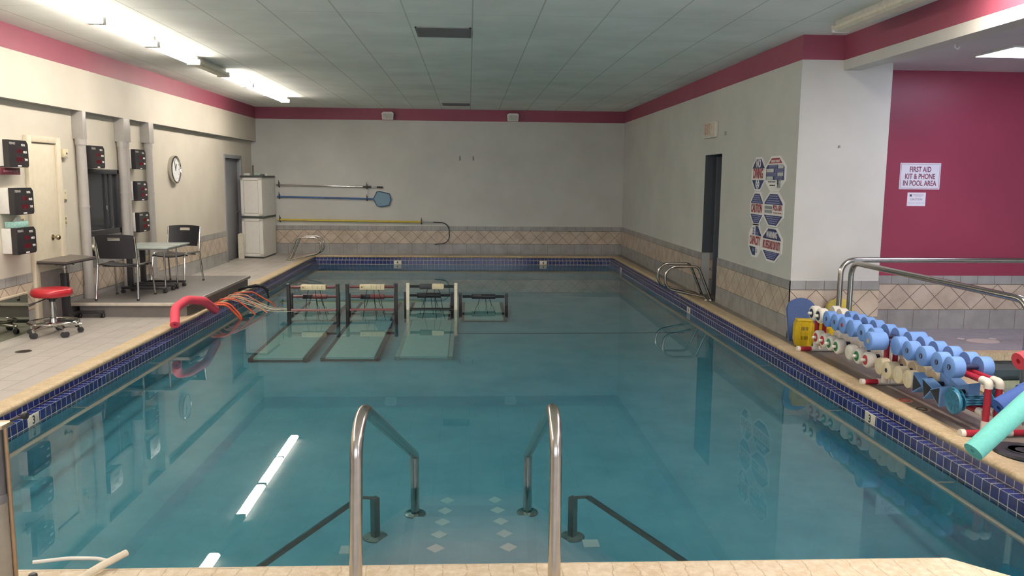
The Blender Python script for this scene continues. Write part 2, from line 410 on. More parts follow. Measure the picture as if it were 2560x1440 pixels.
# near coping: thick stone lip whose right end is cut back on a slant
b = MB(); lip = [(PL-.1, 2.90), (PL-.1, 3.37), (2.13, 3.335), (2.52, 2.95), (2.52, 2.90)]
n0 = len(lip)
V = []; F = []
prof = [(-.075, .0), (-.03, .0), (-.008, -.006), (.0, -.02)]      # z, inset
for z, ins in [(-.09, .012), (-.06, .0), (-.03, .0), (-.01, -.0)]: pass
rings = []
def inset(poly, d):
    out = []
    for i, (x, y) in enumerate(poly):
        if i in (1, 2): out.append((x, y-d))
        elif i == 3: out.append((x-d*.7, y-d*.2))
        else: out.append((x, y))
    return out
for z, d in ((-.10, .03), (-.075, .006), (-.045, .0), (-.02, .006), (-.005, .02), (.002, .045)):
    rings.append([(x, y, z) for x, y in inset(lip, d)])
for r in rings: V += r
for i in range(len(rings)-1):
    for k in range(n0): F.append([i*n0+k, i*n0+(k+1) % n0, (i+1)*n0+(k+1) % n0, (i+1)*n0+k])
F += [list(range(n0))[::-1], [(len(rings)-1)*n0+k for k in range(n0)]]
b.add(V, F); struct('trim_15', b, M_lip)
# entry steps: five half-octagon tiers, the lowest the widest
def tier(k):
    z = -.25-.2*k; y = 3.98+.345*k
    a = .30-.0*k; s = .42+.13*k
    yb = PN
    return [(-a-.02, y), (a+.06, y), (a+.06+.62*(y-yb)*.0+ .55*min(1, (y-yb)/1.2)*(.35+.16*k), y-(.28+.17*k)), (.62+.17*k, yb), (-.56-.17*k, yb), (-a-.02-.55*min(1, (y-yb)/1.2)*(.35+.16*k), y-(.28+.17*k))], z
st = MB(); zprev = ZP
for k in range(4, -1, -1):
    poly, z = tier(k); st.prism(poly, zprev, z, XY, 0); zprev = z
steps = tag(st.obj('entry_steps', M_step, None, 30), 'pale blue plaster entry steps under the water at the near end of the pool', 'steps'); steps['kind'] = 'structure'
# white diamond tiles set in the treads
M_dia = mat('fbfbf6', .35, 0, .01)
for k in range(5):
    poly, z = tier(k); y = poly[0][1]-.075
    for sx in (-1, 1):
        cx = .02+sx*(.185-.006*k); d = MB()
        d.prism([(cx-.048, y), (cx, y-.05), (cx+.048, y), (cx, y+.05)], z, z+.003, XY)
        o = d.obj('diamond_tile', M_dia, steps)
for px, py, k, sz in ((-.66, 4.27, 2, .045), (.69, 4.30, 2, .045)):
    z = tier(k)[1]; d = MB(); d.box(px-sz, px+sz, py-sz, py+sz, z, z+.003); d.obj('square_tile', M_dia, steps)
# dark line of tile across the pool floor
b = MB(); b.box(-.15, 2.9, 10.59, 10.63, ZP, ZP+.004); struct('trim_16', b, mat('2c3f52', .4))
# water: a closed body so that it tints what lies deep
w = MB(); w.box(PL-.02, PR+.02, 2.96, PB+.02, ZP-.02, ZW)
wo = w.obj('water', M_water, None, 0); wo['kind'] = 'structure'; wo['label'] = 'clear teal pool water'
# depth marker tiles
M_mk = mat('ddd8c4', .3); M_ink = mat('1d2530', .5)
def marker(axis, face, u, s, facing, label):
    t = thing('depth_marker', label, 'depth marker', (face, u, -.128) if axis == 'y' else (u, face, -.128), 0, 'depth markers on the waterline tile')
    b = MB(); e = .004
    if axis == 'y':
        sg = 1 if facing == '+x' else -1
        b.box(min(0, sg*e), max(0, sg*e), -.078, .078, -.042, .042, .0015)
    else: b.box(-.078, .078, -e, 0, -.042, .042, .0015)
    b.obj('tile', M_mk, t)
    off = {'+x': (.0045, 0, -.004), '-x': (-.0045, 0, -.004), '-y': (0, -.0045, -.004)}[facing]
    text(s, .085, M_ink, t, off, facing, .9, 'numeral', .002)
marker('y', PL, 5.94, '3', '+x', 'cream depth tile marked 3 on the left side of the pool')
marker('y', PR, 5.82, '3', '-x', 'cream depth tile marked 3 on the right side below the dumbbell rack')
marker('y', PR, 10.96, '4', '-x', 'cream depth tile on the right side below the grab rails')
marker('y', PR, 16.04, '4', '-x', 'cream depth tile on the right side near the far corner of the pool')
marker('x', PB, -1.52, '4', '-y', 'cream depth tile on the back wall of the pool behind the red-barred treadmills')
marker('x', PB, 1.60, '4', '-y', 'cream depth tile on the back wall of the pool nearer the right corner')
# spa basin beside the pool
w = MB()
for i in range(len(SP)):
    (x0, y0), (x1, y1) = SP[i], SP[(i+1) % len(SP)]
    quad(w, (x0, y0, -1.0), (x1, y1, -1.0), (x1, y1, -.02), (x0, y0, -.02))
w.add([(x, y, -1.0) for x, y in SP], [list(range(len(SP)))]); struct('wall_spa', w, paint_mat('spa_plaster', '4c4e52'), 0)
b = MB(); b.prism([(8.0, 7.66), (4.36, 7.60), (4.44, 7.46), (8.0, 7.53)], -.06, .014, XY); struct('trim_17', b, M_cx)
b = MB(); e = [(4.46, 7.48), (4.30, 6.90), (4.18, 5.75), (3.95, 5.20), (3.95, -1)]
b.prism([(x+.02, y) for x, y in e]+[(x-.13, y+.03) for x, y in e[::-1]], -.05, .012, XY); struct('trim_18', b, M_cy)
w = MB(); w.add([(x, y, -.16) for x, y in SP], [list(range(len(SP)))])
nn = NT('spa_water'); g = nn.n('ShaderNodeBsdfGlass', i_IOR=1.333, i_Color=(.7, .9, .9, 1)); nn.t.links.new(g.outputs[0], nn.out.inputs[0])
o = w.obj('water_spa', nn.m, None, 0); o['kind'] = 'structure'
# underwater grab rail round the pool, with brackets
M_ss = mat('b9b4ac', .22, 1, .05, 30)
M_rail = mat('e6dcc8', .4, .2, .05, 30)
def grab(label, p0, p1, br):
    t = thing('wall_rail', label, 'rail', p0)
    q = Vector(p1)-Vector(p0); b = MB(); b.tube([(0, 0, 0), q], .024, 8); b.obj('bar', M_rail, t)
    for bp, be in br:
        b = MB(); b.tube([Vector(bp)-Vector(p0), Vector(be)-Vector(p0)], .011, 8); b.obj('bracket', M_rail, t)
ZR = -.29
grab('submerged metal rail along the left wall of the pool', (-3.05, 3.9, ZR), (-3.05, 16.9, ZR), [((-3.05, y, ZR), (PL, y, ZR)) for y in (5.0, 6.52, 8.09, 9.6, 11.2, 12.8, 14.4, 16.0)])
grab('submerged metal rail along the right wall of the pool', (2.92, 3.55, ZR), (2.92, 16.9, ZR), [((2.92, y, ZR), (PR, y, ZR)) for y in (4.73, 6.3, 7.9, 9.5, 11.1, 12.7, 14.3, 15.9)])

# ---------------------------------------------------------------- lights the room has
M_tube = emit('fff4e6', 1.0, 'tube_light'); 
def set_emit(m, s): m.node_tree.nodes['Emission'].inputs['Strength'].default_value = s
M_tubec = emit('fff1e2', 1.0, 'tube_light_right')
M_panel = emit('e6e4ff', 1.0, 'panel_light')
M_house = mat('cfcdc6', .45); M_diff = mat('d6cfba', .3)
def fixture(name, label, x, y0, y1, tubes, m, grp, cut=None):
    """a surface-mounted strip: housing, clear wrap and the tubes that are lit"""
    t = thing(name, label, 'light fixture', (x, y0, ZC), 0, grp); L = y1-y0
    b = MB(); b.box(-.042, .042, 0, L, -.06, 0, .006); b.obj('housing', M_house, t)
    for (a, c, lit) in tubes:
        b = MB(); pr = [(.05, -.052), (.08, -.062), (.078, -.085), (.05, -.106), (-.05, -.106), (-.078, -.085), (-.08, -.062), (-.05, -.052)]
        b.prism(pr, a-y0, c-y0, lambda u, v, h: (u, h, v)); b.obj('lamp_tube' if lit else 'lens', m if lit else M_diff, t)
        for e in (a, c):
            b = MB(); b.box(-.08, .08, e-y0-.012, e-y0+.012, -.112, -.045, .004); b.obj('end_clip', M_house, t)
FL = -3.42
ys = [15.62, 14.34, 13.08, 11.82]
fixture('ceiling_strip_light', 'farthest lit fluorescent strip along the left edge of the ceiling', FL, 13.06, 15.64, [(13.08, 14.33, True), (14.35, 15.62, True)], M_tube, None)
fixture('ceiling_strip_light', 'fluorescent strip on the left ceiling with its far tube out', FL, 9.2, 13.04, [(11.8, 13.02, True), (10.58, 11.76, False), (9.22, 10.55, True)], M_tube, None)
fixture('ceiling_strip_light', 'nearest lit fluorescent strip along the left edge of the ceiling', FL, 5.1, 9.18, [(7.9, 9.16, True), (6.5, 7.86, True), (5.12, 6.46, True)], M_tube, None)
fixture('ceiling_strip_light', 'lit fluorescent strip on the left ceiling before the near wall', FL, 1.0, 5.0, [(1.02, 2.3, True), (2.34, 3.62, True), (3.66, 4.98, True)], M_tube, None)
fixture('ceiling_strip_light', 'strip light on the right ceiling beside the beam with its far tube out', 3.44, 3.3, 7.62, [(5.95, 7.6, False), (4.65, 5.92, True), (3.32, 4.62, True)], M_tubec, None)
fixture('ceiling_strip_light', 'lit strip light on the right ceiling near the entrance end', 3.44, -1.0, 3.2, [(-.98, .4, True), (.44, 1.8, True), (1.84, 3.18, True)], M_tubec, None)
set_emit(M_tube, 27); set_emit(M_tubec, 46)
p = thing('ceiling_panel_light', 'square cool white panel light in the ceiling over the red wall', 'light fixture', (5.45, 7.5, 2.87))
b = MB(); b.box(-.62, .62, -.32, .32, -.012, 0, .004); b.obj('frame', M_house, p)
b = MB(); b.box(-.58, .58, -.28, .28, -.014, -.011); b.obj('diffuser', M_panel, p); set_emit(M_panel, 9)
p2 = dup(p, (6.6, 3.4, 2.87), None, 'cool white panel light in the ceiling over the spa')
# ---------------------------------------------------------------- doors and fittings on the left wall
M_grey = mat('85868b', .4, 0, .03); M_greyd = mat('77787d', .45, 0, .03); M_pipe = mat('a8a49f', .4, 0, .03)
M_cream = mat('d2c8b2', .45, 0, .03); M_blk = mat('222226', .45); M_chrome = mat('c9c7c2', .12, 1, .03)
M_white = mat('dcdad4', .4, 0, .04); M_nickel = mat('a7987f', .25, 1, .05); M_dark = mat('2f2e31', .35)
def door(name, x, y0, y1, z1, mleaf, mframe, knob, dx):
    b = MB(); b.box(x, x+.035, y0+.02, y1-.02, .01, z1-.02, .003)
    o = b.obj(name, mleaf); o['kind'] = 'structure'
    return o
# grey door deep in the far left corner
g = door('door_1', XL-.10, DGY0+.03, DGY1-.03, DGZ-.03, M_greyd, M_grey, None, 0)
b = MB()
for (a, c, z0, z1) in ((DGY0-.05, DGY0+.02, 0, DGZ+.05), (DGY1-.02, DGY1+.05, 0, DGZ+.05), (DGY0+.02, DGY1-.02, DGZ-.02, DGZ+.05)):
    b.box(XL-.11, XL+.015, a, c, z0, z1, .004)
b.obj('door_frame', M_grey, g)
b = MB(); b.lathe([(.0, 0), (.028, 0), (.028, .012), (.012, .015), (.012, .05)], (XL-.065, DGY1-.13, .95), 'x', 16); b.tube([(XL-.02, DGY1-.13, .95), (XL-.02, DGY1-.25, .95)], .011, 10); b.obj('handle', M_chrome, g)
# cream door near the displays, with a grey kick plate
cd = MB(); cd.box(XL+.002, XL+.022, 8.99, 9.50, .01, 1.99, .003); d2 = cd.obj('door_2', M_cream); d2['kind'] = 'structure'
b = MB()
for (a, c, z0, z1) in ((8.89, 8.98, 0, 2.07), (9.50, 9.60, 0, 2.07), (8.98, 9.50, 2.0, 2.07)): b.box(XL, XL+.045, a, c, z0, z1, .006)
b.obj('door_frame', M_cream, d2)
b = MB(); b.box(XL+.0221, XL+.024, 9.0, 9.49, .02, .60); b.obj('kick_plate', mat('8d8784', .4), d2)
b = MB(); b.lathe([(0, 0), (.032, 0), (.032, .008), (.013, .012), (.013, .04), (.026, .05), (.03, .065), (.022, .08), (0, .083)], (XL+.022, 9.33, .96), 'x', 20); b.obj('knob', M_nickel, d2)

# dark window beside the first pipe
wn = MB(); y0, y1, z0, z1 = 10.18, 11.09, .90, 1.73
for (a, c, e, f_) in ((y0, y0+.05, z0, z1), (y1-.05, y1, z0, z1), (y0, y1, z1-.06, z1), (y0, y1, z0, z0+.07)): wn.box(XL, XL+.05, a, c, e, f_, .004)
wo = wn.obj('window_1', mat('2b2c30', .4)); wo['kind'] = 'structure'
b = MB(); b.box(XL+.004, XL+.012, y0+.05, y1-.05, z0+.07, z1-.06); b.obj('pane', mat('35363b', .08, 0, .05), wo)
b = MB(); b.box(XL+.012, XL+.03, 10.70, 10.74, z0+.07, z1-.06); b.box(XL+.012, XL+.022, 10.84, 10.86, z0+.07, z1-.06); b.obj('mullion', mat('2b2c30', .4), wo)
b = MB(); b.box(XL+.03, XL+.038, 10.71, 10.722, 1.18, 1.27, .002); b.obj('latch', M_chrome, wo)

# vent boxes under the soffit and the pipes that drop from them
def stack(label, y0, y1, pipes, zb):
    t = thing('duct_drop', label, 'duct', (XL, (y0+y1)/2, ZB), 0, 'vent pipe drops on the left wall'); yc = (y0+y1)/2
    b = MB(); b.box(.002, .12, y0-yc, y1-yc, zb-ZB, 0, .003); b.obj('box', M_pipe, t)
    b = MB(); b.box(.12, .124, y0-yc, y0-yc+.015, zb-ZB, 0); b.obj('box_seam', M_pipe, t)
    for (py, r, ze, clamp) in pipes:
        b = MB(); b.cyl((.067, py-yc, zb-ZB+.02), (.067, py-yc, ze-ZB), r, 24); b.lathe([(r+.008, zb-ZB-.07), (r+.008, zb-ZB+.0)], (.067, py-yc, 0), 'z', 24)
        if ze < .3: b.lathe([(r+.01, ze-ZB+.16), (r+.01, ze-ZB)], (.067, py-yc, 0), 'z', 24)
        b.obj('pipe', M_pipe, t)
        b = MB(); zc = clamp-ZB; b.lathe([(r+.004, zc-.012), (r+.006, zc), (r+.004, zc+.012)], (.067, py-yc, 0), 'z', 24); b.box(.055, .08, py-yc+r, py-yc+r+.04, zc-.014, zc+.014, .003); b.obj('clamp', M_pipe, t)
    return t
stack('grey vent box with a thick pipe dropping to the platform, nearest of the drops', 9.98, 10.09, [(10.035, .056, .17, 1.28)], 2.08)
stack('grey vent box with two pipes side by side past the dark window', 11.13, 11.36, [(11.185, .053, .17, 1.42), (11.305, .042, .17, 1.42)], 2.10)
stack('grey vent box with one pipe beside the wall clock, farthest of the drops', 11.99, 12.18, [(12.085, .054, .17, 1.40)], 2.12)

# treadmill readout displays
M_face = mat('2a282b', .18, 0, .05); M_led = emit('b01f30', .22, 'led_digits'); M_led.cycles.emission_sampling = 'NONE'; M_txt = mat('e6e2dc', .5)
M_ftxt = mat('a9a5a2', .4); M_lens = mat('3a2a2e', .2)
def display(label, y, z, digits):
    t = thing('treadmill_display', label, 'display', (XL, y, z), 0, 'treadmill readouts on the left wall')
    b = MB(); b.box(.0, .10, -.175, .17, -.125, .13, .008); b.obj('case', M_white, t)
    b = MB()
    cut = .035; w2, h2 = .18, .135
    poly = [(-w2, -h2), (w2-cut*.6, -h2), (w2, -h2+cut*.6), (w2, h2-cut), (w2-cut, h2), (-w2, h2)]
    b.prism(poly, .10, .155, YZ); b.obj('face_panel', M_face, t)
    b = MB(); b.box(.155, .1562, -.06, .075, -.095, -.022); b.box(.155, .1562, -.05, .06, .0, .055); b.obj('readout_window', M_lens, t)
    text('FERNO', .034, M_ftxt, t, (.1555, -.11, .10), '+x', 1.0, 'logo', .0005)
    text('M.P.H.', .03, M_txt, t, (.1555, .09, .088), '+x', .9, 'lettering', .001)
    text('MILES', .03, M_txt, t, (.1555, .118, .018), '+x', .9, 'lettering', .001)
    text('TIME', .03, M_txt, t, (.1555, .13, -.058), '+x', .9, 'lettering', .001)
    text(digits[0], .055, M_led, t, (.1566, .005, .027), '+x', .95, 'digits', .0004)
    text(digits[1], .058, M_led, t, (.1566, .01, -.058), '+x', .95, 'digits', .0004)
    b = MB(); b.box(.155, .158, -.03, .035, -.128, -.115, .001); b.obj('label_strip', M_txt, t)
    return t
dl = [('black treadmill readout by the cream door, uppermost of three', 8.51, 1.86, ('0.00', '00:00')),
      ('black treadmill readout by the cream door, middle of three', 8.55, 1.385, ('0.00', '00:00')),
      ('black treadmill readout under the tissue box, lowest of three', 8.547, .985, ('0.00', '00:00')),
      ('black treadmill readout alone above the dark window', 10.275, 1.873, ('0.00', '00:00')),
      ('black treadmill readout above the small red plate, uppermost between the pipes', 11.57, 1.875, ('0.00', '00:00')),
      ('black treadmill readout under the small red plate, middle one between the pipes', 11.58, 1.445, ('0.00', '00:00')),
      ('black treadmill readout low behind the grey table, lowest between the pipes', 11.60, 1.015, ('0.00', '00:00'))]
for a in dl: display(*a)
def plate(name, label, cat, y, z, w, h, d, m, rows=None, x=XL, ext=None):
    t = thing(name, label, cat, (x, y, z)); b = MB(); b.box(0, d, -w/2, w/2, -h/2, h/2, min(d*.3, .004)); b.obj('plate', m, t)
    if rows:
        for (ry, rz, rw, rh, rm, rn) in rows:
            b = MB(); b.box(d, d+.004, ry-rw/2, ry+rw/2, rz-rh/2, rz+rh/2, .001); b.obj(rn, rm, t)
    return t
M_sred = mat('5c2733', .4); M_ivory = mat('d8ccaa', .4)
t = plate('name_plate', 'dark red plate with pale lettering under the uppermost readout by the door', 'sign', 8.44, 1.685, .34, .07, .02, M_sred, None, XL+.085)
text('NO LIFEGUARD ON DUTY', .028, mat('b98d92', .5), t, (.0205, -.0, 0), '+x', .8)
b = MB(); b.box(-.085, 0, -.02, .02, -.02, .02); b.obj('bracket', M_sred, t)
plate('name_plate', 'tiny dark red plate between the upper two far readouts', 'sign', 11.33, 1.66, .12, .07, .02, M_sred, None, XL)
plate('smoke_detector', 'small white sensor box on the wall beside the first pipe', 'sensor', 9.70, 1.90, .11, .10, .05, M_ivory, [(.015, .0, .02, .02, M_blk, 'lens'), (0, -.04, .08, .015, M_pipe, 'grille')])
plate('wall_switch', 'ivory timer switch on the wall above the outlet', 'switch', 9.70, 1.42, .075, .13, .012, M_ivory, [(0, .03, .02, .02, M_pipe, 'button'), (0, -.055, .05, .02, mat('6b665c', .5), 'toggle')])
plate('power_outlet', 'ivory power outlet on the wall below the timer switch', 'outlet', 9.68, 1.13, .075, .12, .01, M_ivory, [(0, .025, .03, .03, mat('8d8468', .5), 'socket'), (0, -.025, .03, .03, mat('8d8468', .5), 'socket')])
plate('power_outlet', 'wide ivory outlet plate behind the tissue box', 'outlet', 8.74, 1.17, .14, .12, .01, M_ivory, [(-.035, .0, .02, .05, mat('8d8468', .5), 'socket'), (.0, .0, .02, .05, mat('8d8468', .5), 'socket'), (.035, .0, .02, .05, mat('8d8468', .5), 'socket')])
# tissue box
t = thing('tissue_box', 'teal tissue box on the lowest readout by the cream door', 'tissue box', (XL+.075, 8.53, 1.12))
b = MB(); b.box(-.055, .055, -.12, .12, 0, .06, .003); b.obj('carton', mat('8fb8b0', .6, 0, .2, 60), t)
b = MB(); b.add([(-.02, -.04, .06), (.02, -.04, .06), (.02, .06, .06), (-.02, .06, .06), (.0, .0, .105), (.01, .05, .115), (-.012, .03, .10)], [[0, 1, 4], [1, 5, 4], [1, 2, 5], [2, 3, 5], [3, 6, 5], [3, 0, 6], [0, 4, 6], [4, 5, 6]]); b.obj('tissue', M_white, t)
# wall clock
t = thing('wall_clock', 'round wall clock with silver rim on the left wall', 'clock', (XL, 13.2, 1.755))
b = MB(); b.lathe([(0, 0), (.21, 0), (.222, .03), (.215, .065), (.195, .072), (.187, .05), (.187, .045), (0, .045)], (0, 0, 0), 'x', 40); b.obj('rim', M_chrome, t)
b = MB(); b.lathe([(0, .046), (.187, .046), (.187, .05), (0, .05)], (0, 0, 0), 'x', 40); b.obj('dial', mat('e3e4e4', .4, 0, .02), t)
for k in range(12):
    a = k*PI/6; b = MB(); L = .03 if k % 3 == 0 else .018
    b.box(.0502, .052, -.005, .005, .165-L, .165); o = b.obj('hour_mark', M_blk, t); o.rotation_euler = (a, 0, 0)
for nm, L, wd, a in (('hour_hand', .10, .008, -.5), ('minute_hand', .15, .006, .35)):
    b = MB(); b.box(.053, .055, -wd, wd, -.02, L); o = b.obj(nm, M_blk, t); o.rotation_euler = (a, 0, 0)
# telephone on the wall near the first pipe
t = thing('wall_telephone', 'cream handset telephone on the wall behind the nearer chair', 'telephone', (XL, 10.22, .70))
b = MB(); b.box(.0, .06, -.07, .12, -.08, .06, .012); b.obj('base', M_blk, t)
b = MB(); b.tube([(.075, -.10, .09), (.09, -.08, .085), (.10, .02, .02), (.10, .10, -.04), (.085, .13, -.06)], [.02, .026, .02, .024, .018], 12); b.obj('handset', mat('e4dfc4', .35), t)
# low mirror leaning along the foot of the wall
t = thing('wall_mirror', 'low frameless mirror standing along the foot of the left wall', 'mirror', (XL+.02, 8.7, 0))
b = MB(); b.box(.0, .02, -6.5, 0, .0, .41); b.obj('glass', mat('a8aea2', .03, 1, .02, 3), t)
b = MB(); b.box(.0, .028, -6.5, 0, .41, .432, .003); b.obj('top_rail', mat('c9bda6', .4), t)

# ---------------------------------------------------------------- floor drains and stool
def drain(label, x, y, r):
    t = thing('floor_drain', label, 'drain', (x, y, 0)); b = MB(); b.lathe([(0, .001), (r*.86, .001), (r*.9, .004), (r, .003), (r, 0)], (0, 0, 0), 'z', 28); b.obj('cover', mat('5d564d', .4, .6), t)
    b = MB()
    for k in range(-2, 3): b.box(-r*.6, r*.6, k*r*.25-.004, k*r*.25+.004, .003, .005)
    b.obj('grate_bars', mat('3a352f', .5), t)
drain('small round metal drain in the floor tiles near the stool', -4.19, 7.72, .07)
t = thing('rolling_stool', 'red vinyl round rolling stool with chrome foot ring', 'stool', (-4.32, 8.56, 0), .35)
b = MB(); b.lathe([(0, .405), (.17, .405), (.192, .42), (.197, .45), (.188, .478), (.165, .488), (0, .49)], (0, 0, 0), 'z', 40); b.obj('seat', mat('a8202c', .3, 0, .05), t, 50)
b = MB(); b.lathe([(.05, .375), (.05, .405)], (0, 0, 0), 'z', 20); b.cyl((0, 0, .35), (0, 0, .405), .03, 18); b.obj('seat_mount', M_blk, t)
b = MB(); b.lathe([(.024, .16), (.024, .37)], (0, 0, 0), 'z', 20); b.lathe([(.04, .09), (.04, .13), (.03, .17), (.03, .20)], (0, 0, 0), 'z', 20); b.obj('column', M_chrome, t)
b = MB(); b.tube([(-.03, 0, .39), (-.17, -.05, .34)], .006, 8); b.tube([(-.15, -.045, .345), (-.205, -.06, .325)], [.010, .014], 8); b.obj('height_lever', M_blk, t)
ring = [(.235*math.cos(2*PI*k/40), .235*math.sin(2*PI*k/40), .14) for k in range(40)]
b = MB(); b.tube(ring, .01, 10, True); b.obj('foot_ring', M_chrome, t)
for k in range(5):
    a = k*2*PI/5+.2; c, s_ = math.cos(a), math.sin(a)
    b = MB(); b.tube([(0, 0, .115), (.13*c, .13*s_, .105), (.255*c, .255*s_, .085)], [.024, .02, .016], 10); b.cyl((.245*c, .245*s_, .06), (.245*c, .245*s_, .10), .013, 10); lg = b.obj('leg', M_chrome, t)
    b = MB()
    for q in (-.014, .014): b.lathe([(0, -.009), (.026, -.009), (.03, -.004), (.03, .004), (.026, .009), (0, .009)], (.245*c-q*s_, .245*s_+q*c, .031), 'y', 18)
    b.obj('caster', M_blk, lg)

# overbed style desk with dark top
def caster(mb, x, y, r=.028, z=0):
    for q in (-.014, .014): mb.lathe([(0, -.008), (r*.9, -.008), (r, -.003), (r, .003), (r*.9, .008), (0, .008)], (x+q, y, z+r), 'x', 16)
    mb.cyl((x, y, z+r), (x, y, z+2*r+.012), .008, 8)
t = thing('overbed_table', 'dark topped overbed table on casters behind the red stool', 'table', (-4.42, 9.3, 0))
b = MB(); b.prism([(-.245, -.38), (.13, -.44), (.15, .19), (-.245, .42)], .712, .732, XY); b.obj('tabletop', mat('57504c', .4, 0, .1, 40), t)
b = MB(); b.prism([(-.248, -.385), (.135, -.445), (.155, .195), (-.248, .425)], .70, .711, XY); b.obj('edge_band', M_dark, t)
b = MB(); b.box(-.19, -.06, -.06, .06, .655, .70, .006); b.tube([(-.05, 0, .67), (.0, -.02, .66)], .006, 8); b.obj('bracket', M_dark, t)
b = MB(); b.box(-.145, -.095, -.025, .025, .56, .66, .003); b.obj('inner_column', M_chrome, t)
b = MB(); b.box(-.155, -.085, -.035, .035, .05, .56, .004); b.obj('outer_column', M_dark, t)
b = MB(); b.box(-.14, -.10, -.33, .30, .05, .085, .004); b.box(-.14, .16, .27, .31, .05, .085, .004); b.box(-.14, .16, -.33, -.29, .05, .085, .004); bs = b.obj('base', M_dark, t)
for x, y in ((.14, .29), (.14, -.31), (-.12, .29), (-.12, -.31)):
    b = MB(); caster(b, x, y, .024); b.obj('caster', M_blk, t)

# ---------------------------------------------------------------- raised platform with the two chairs and tables
HP = .17
t = thing('raised_platform', 'low dark grey raised platform with pale edge trim along the left deck', 'platform', (XL, 9.62, 0))
PX1 = -3.30-XL
b = MB(); b.box(.012, PX1, 0, 2.72, HP-.03, HP, .004); b.obj('top_panel', mat('63605f', .45, 0, .06, 5), t)
b = MB(); b.box(.12, PX1-.03, .03, 2.70, .0, HP-.03); b.obj('base_box', mat('6b6663', .5, 0, .06, 5), t)
b = MB(); b.box(.012, PX1+.004, -.006, .012, HP-.034, HP+.003, .002); b.obj('front_trim', mat('c2b9ac', .4), t)
b = MB(); b.box(PX1-.012, PX1+.006, -.006, 2.725, HP-.034, HP+.004, .002); b.obj('side_trim', mat('a9a29a', .4), t)
def make_chair(label):
    """stacking chair: +y is where the sitter looks; base at z=0"""
    t = thing('stacking_chair', label, 'chair', (0, 0, 0), 0, 'black shell chairs on the platform')
    M_sh = mat('26262b', .42, 0, .04)
    V = []; F = []; nx, nz = 12, 8
    for side in (0, 1):
        for i in range(nz+1):
            v = i/nz; z = .50+.28*v; wv = .205+.018*v
            for j in range(nx+1):
                u = -1+2*j/nx
                V.append((u*wv, -.235-.055*v-.035*(1-u*u)-(.012 if side else 0), z+.012*(1-u*u)*v))
    m = (nx+1)*(nz+1)
    for i in range(nz):
        for j in range(nx):
            if i == nz-2 and 4 <= j <= 7: continue
            a = i*(nx+1)+j
            F.append([a, a+1, a+nx+2, a+nx+1]); F.append([m+a, m+a+nx+1, m+a+nx+2, m+a+1])
    for j in range(nx):
        F.append([j, m+j, m+j+1, j+1]); a = nz*(nx+1)+j; F.append([a, a+1, m+a+1, m+a])
    for i in range(nz):
        a = i*(nx+1); F.append([a, a+nx+1, m+a+nx+1, m+a]); a += nx; F.append([a, m+a, m+a+nx+1, a+nx+1])
    i = nz-2
    for j in range(4, 8): a = i*(nx+1)+j; F.append([a, a+1, m+a+1, m+a]); a += nx+1; F.append([a, m+a, m+a+1, a+1])
    for j in (4, 8): a = i*(nx+1)+j; F.append([a, m+a, m+a+nx+1, a+nx+1])
    b = MB(); b.add(V, F); b.obj('backrest', M_sh, t, 60)
    V = []; F = []; n = 10
    for side in (0, 1):
        for i in range(n+1):
            v = -1+2*i/n
            for j in range(n+1):
                u = -1+2*j/n
                z = .43-.03*(1-u*u)*(1-.3*v*v)-.02*max(0, v)**3-(.014 if side else 0)
                V.append((u*(.215-.01*v*v), v*.215+.005, z))
    m = (n+1)**2
    for i in range(n):
        for j in range(n):
            a = i*(n+1)+j; F.append([a, a+1, a+n+2, a+n+1]); F.append([m+a, m+a+n+1, m+a+n+2, m+a+1])
    for j in range(n):
        F.append([j, m+j, m+j+1, j+1]); a = n*(n+1)+j; F.append([a, a+1, m+a+1, m+a]); a = j*(n+1); F.append([a, a+n+1, m+a+n+1, m+a]); a = j*(n+1)+n; F.append([a, m+a, m+a+n+1, a+n+1])
    b = MB(); b.add(V, F); b.obj('seat', M_sh, t, 60)
    for s in (-1, 1):
        b = MB(); b.tube(fillet([(s*.232, -.30, .765), (s*.232, -.24, .43), (s*.245, -.31, .0)], .15, 6), .0125, 10); b.obj('leg', M_chrome, t)
        b = MB(); b.tube(fillet([(s*.232, -.236, .425), (s*.222, .19, .425), (s*.235, .25, .0)], .05, 6), .0115, 10); b.obj('leg', M_chrome, t)
        for (x, y) in ((s*.245, -.31), (s*.235, .25)):
            b = MB(); b.lathe([(.0155, 0), (.0155, .02), (.0135, .022)], (x, y, 0), 'z', 12); b.obj('leg_tip', M_blk, t)
    b = MB(); b.cyl((-.225, .1, .395), (.225, .1, .395), .008, 8); b.cyl((-.225, -.14, .395), (.225, -.14, .395), .008, 8); b.obj('stretcher', M_chrome, t)
    return t
ch = make_chair('black chair with its back to the pool end, nearer of the two on the platform')
ch.location = (-4.19, 10.11, HP); ch.rotation_euler = (0, 0, .0)
dup(ch, (-4.09, 11.50, HP), PI-.12, 'black chair facing the pool end, farther one behind the grey tables')
def make_table(label):
    t = thing('overbed_table', label, 'table', (0, 0, 0), 0, 'grey overbed tables on the platform')
    b = MB(); b.box(-.30, .36, -.2, .2, .565, .59, .008); b.obj('tabletop', mat('98a09c', .35, 0, .04), t)
    b = MB(); b.box(-.27, .33, -.17, .17, .552, .565); b.obj('top_frame', M_pipe, t)
    b = MB(); b.box(-.23, -.17, -.03, .03, .05, .552, .004); b.obj('column', M_dark, t)
    b = MB(); b.cyl((.29, -.14, .075), (.29, -.14, .553), .012, 12); b.obj('leg', M_chrome, t)
    b = MB(); b.box(-.26, .30, -.16, -.12, .05, .08, .004); b.box(-.26, .30, .12, .16, .05, .08, .004); b.box(-.23, -.17, -.16, .16, .05, .08); b.obj('base', M_dark, t)
    for x in (-.24, .28):
        for y in (-.14, .14):
            b = MB(); caster(b, x, y, .022); b.obj('caster', M_blk, t)
    return t
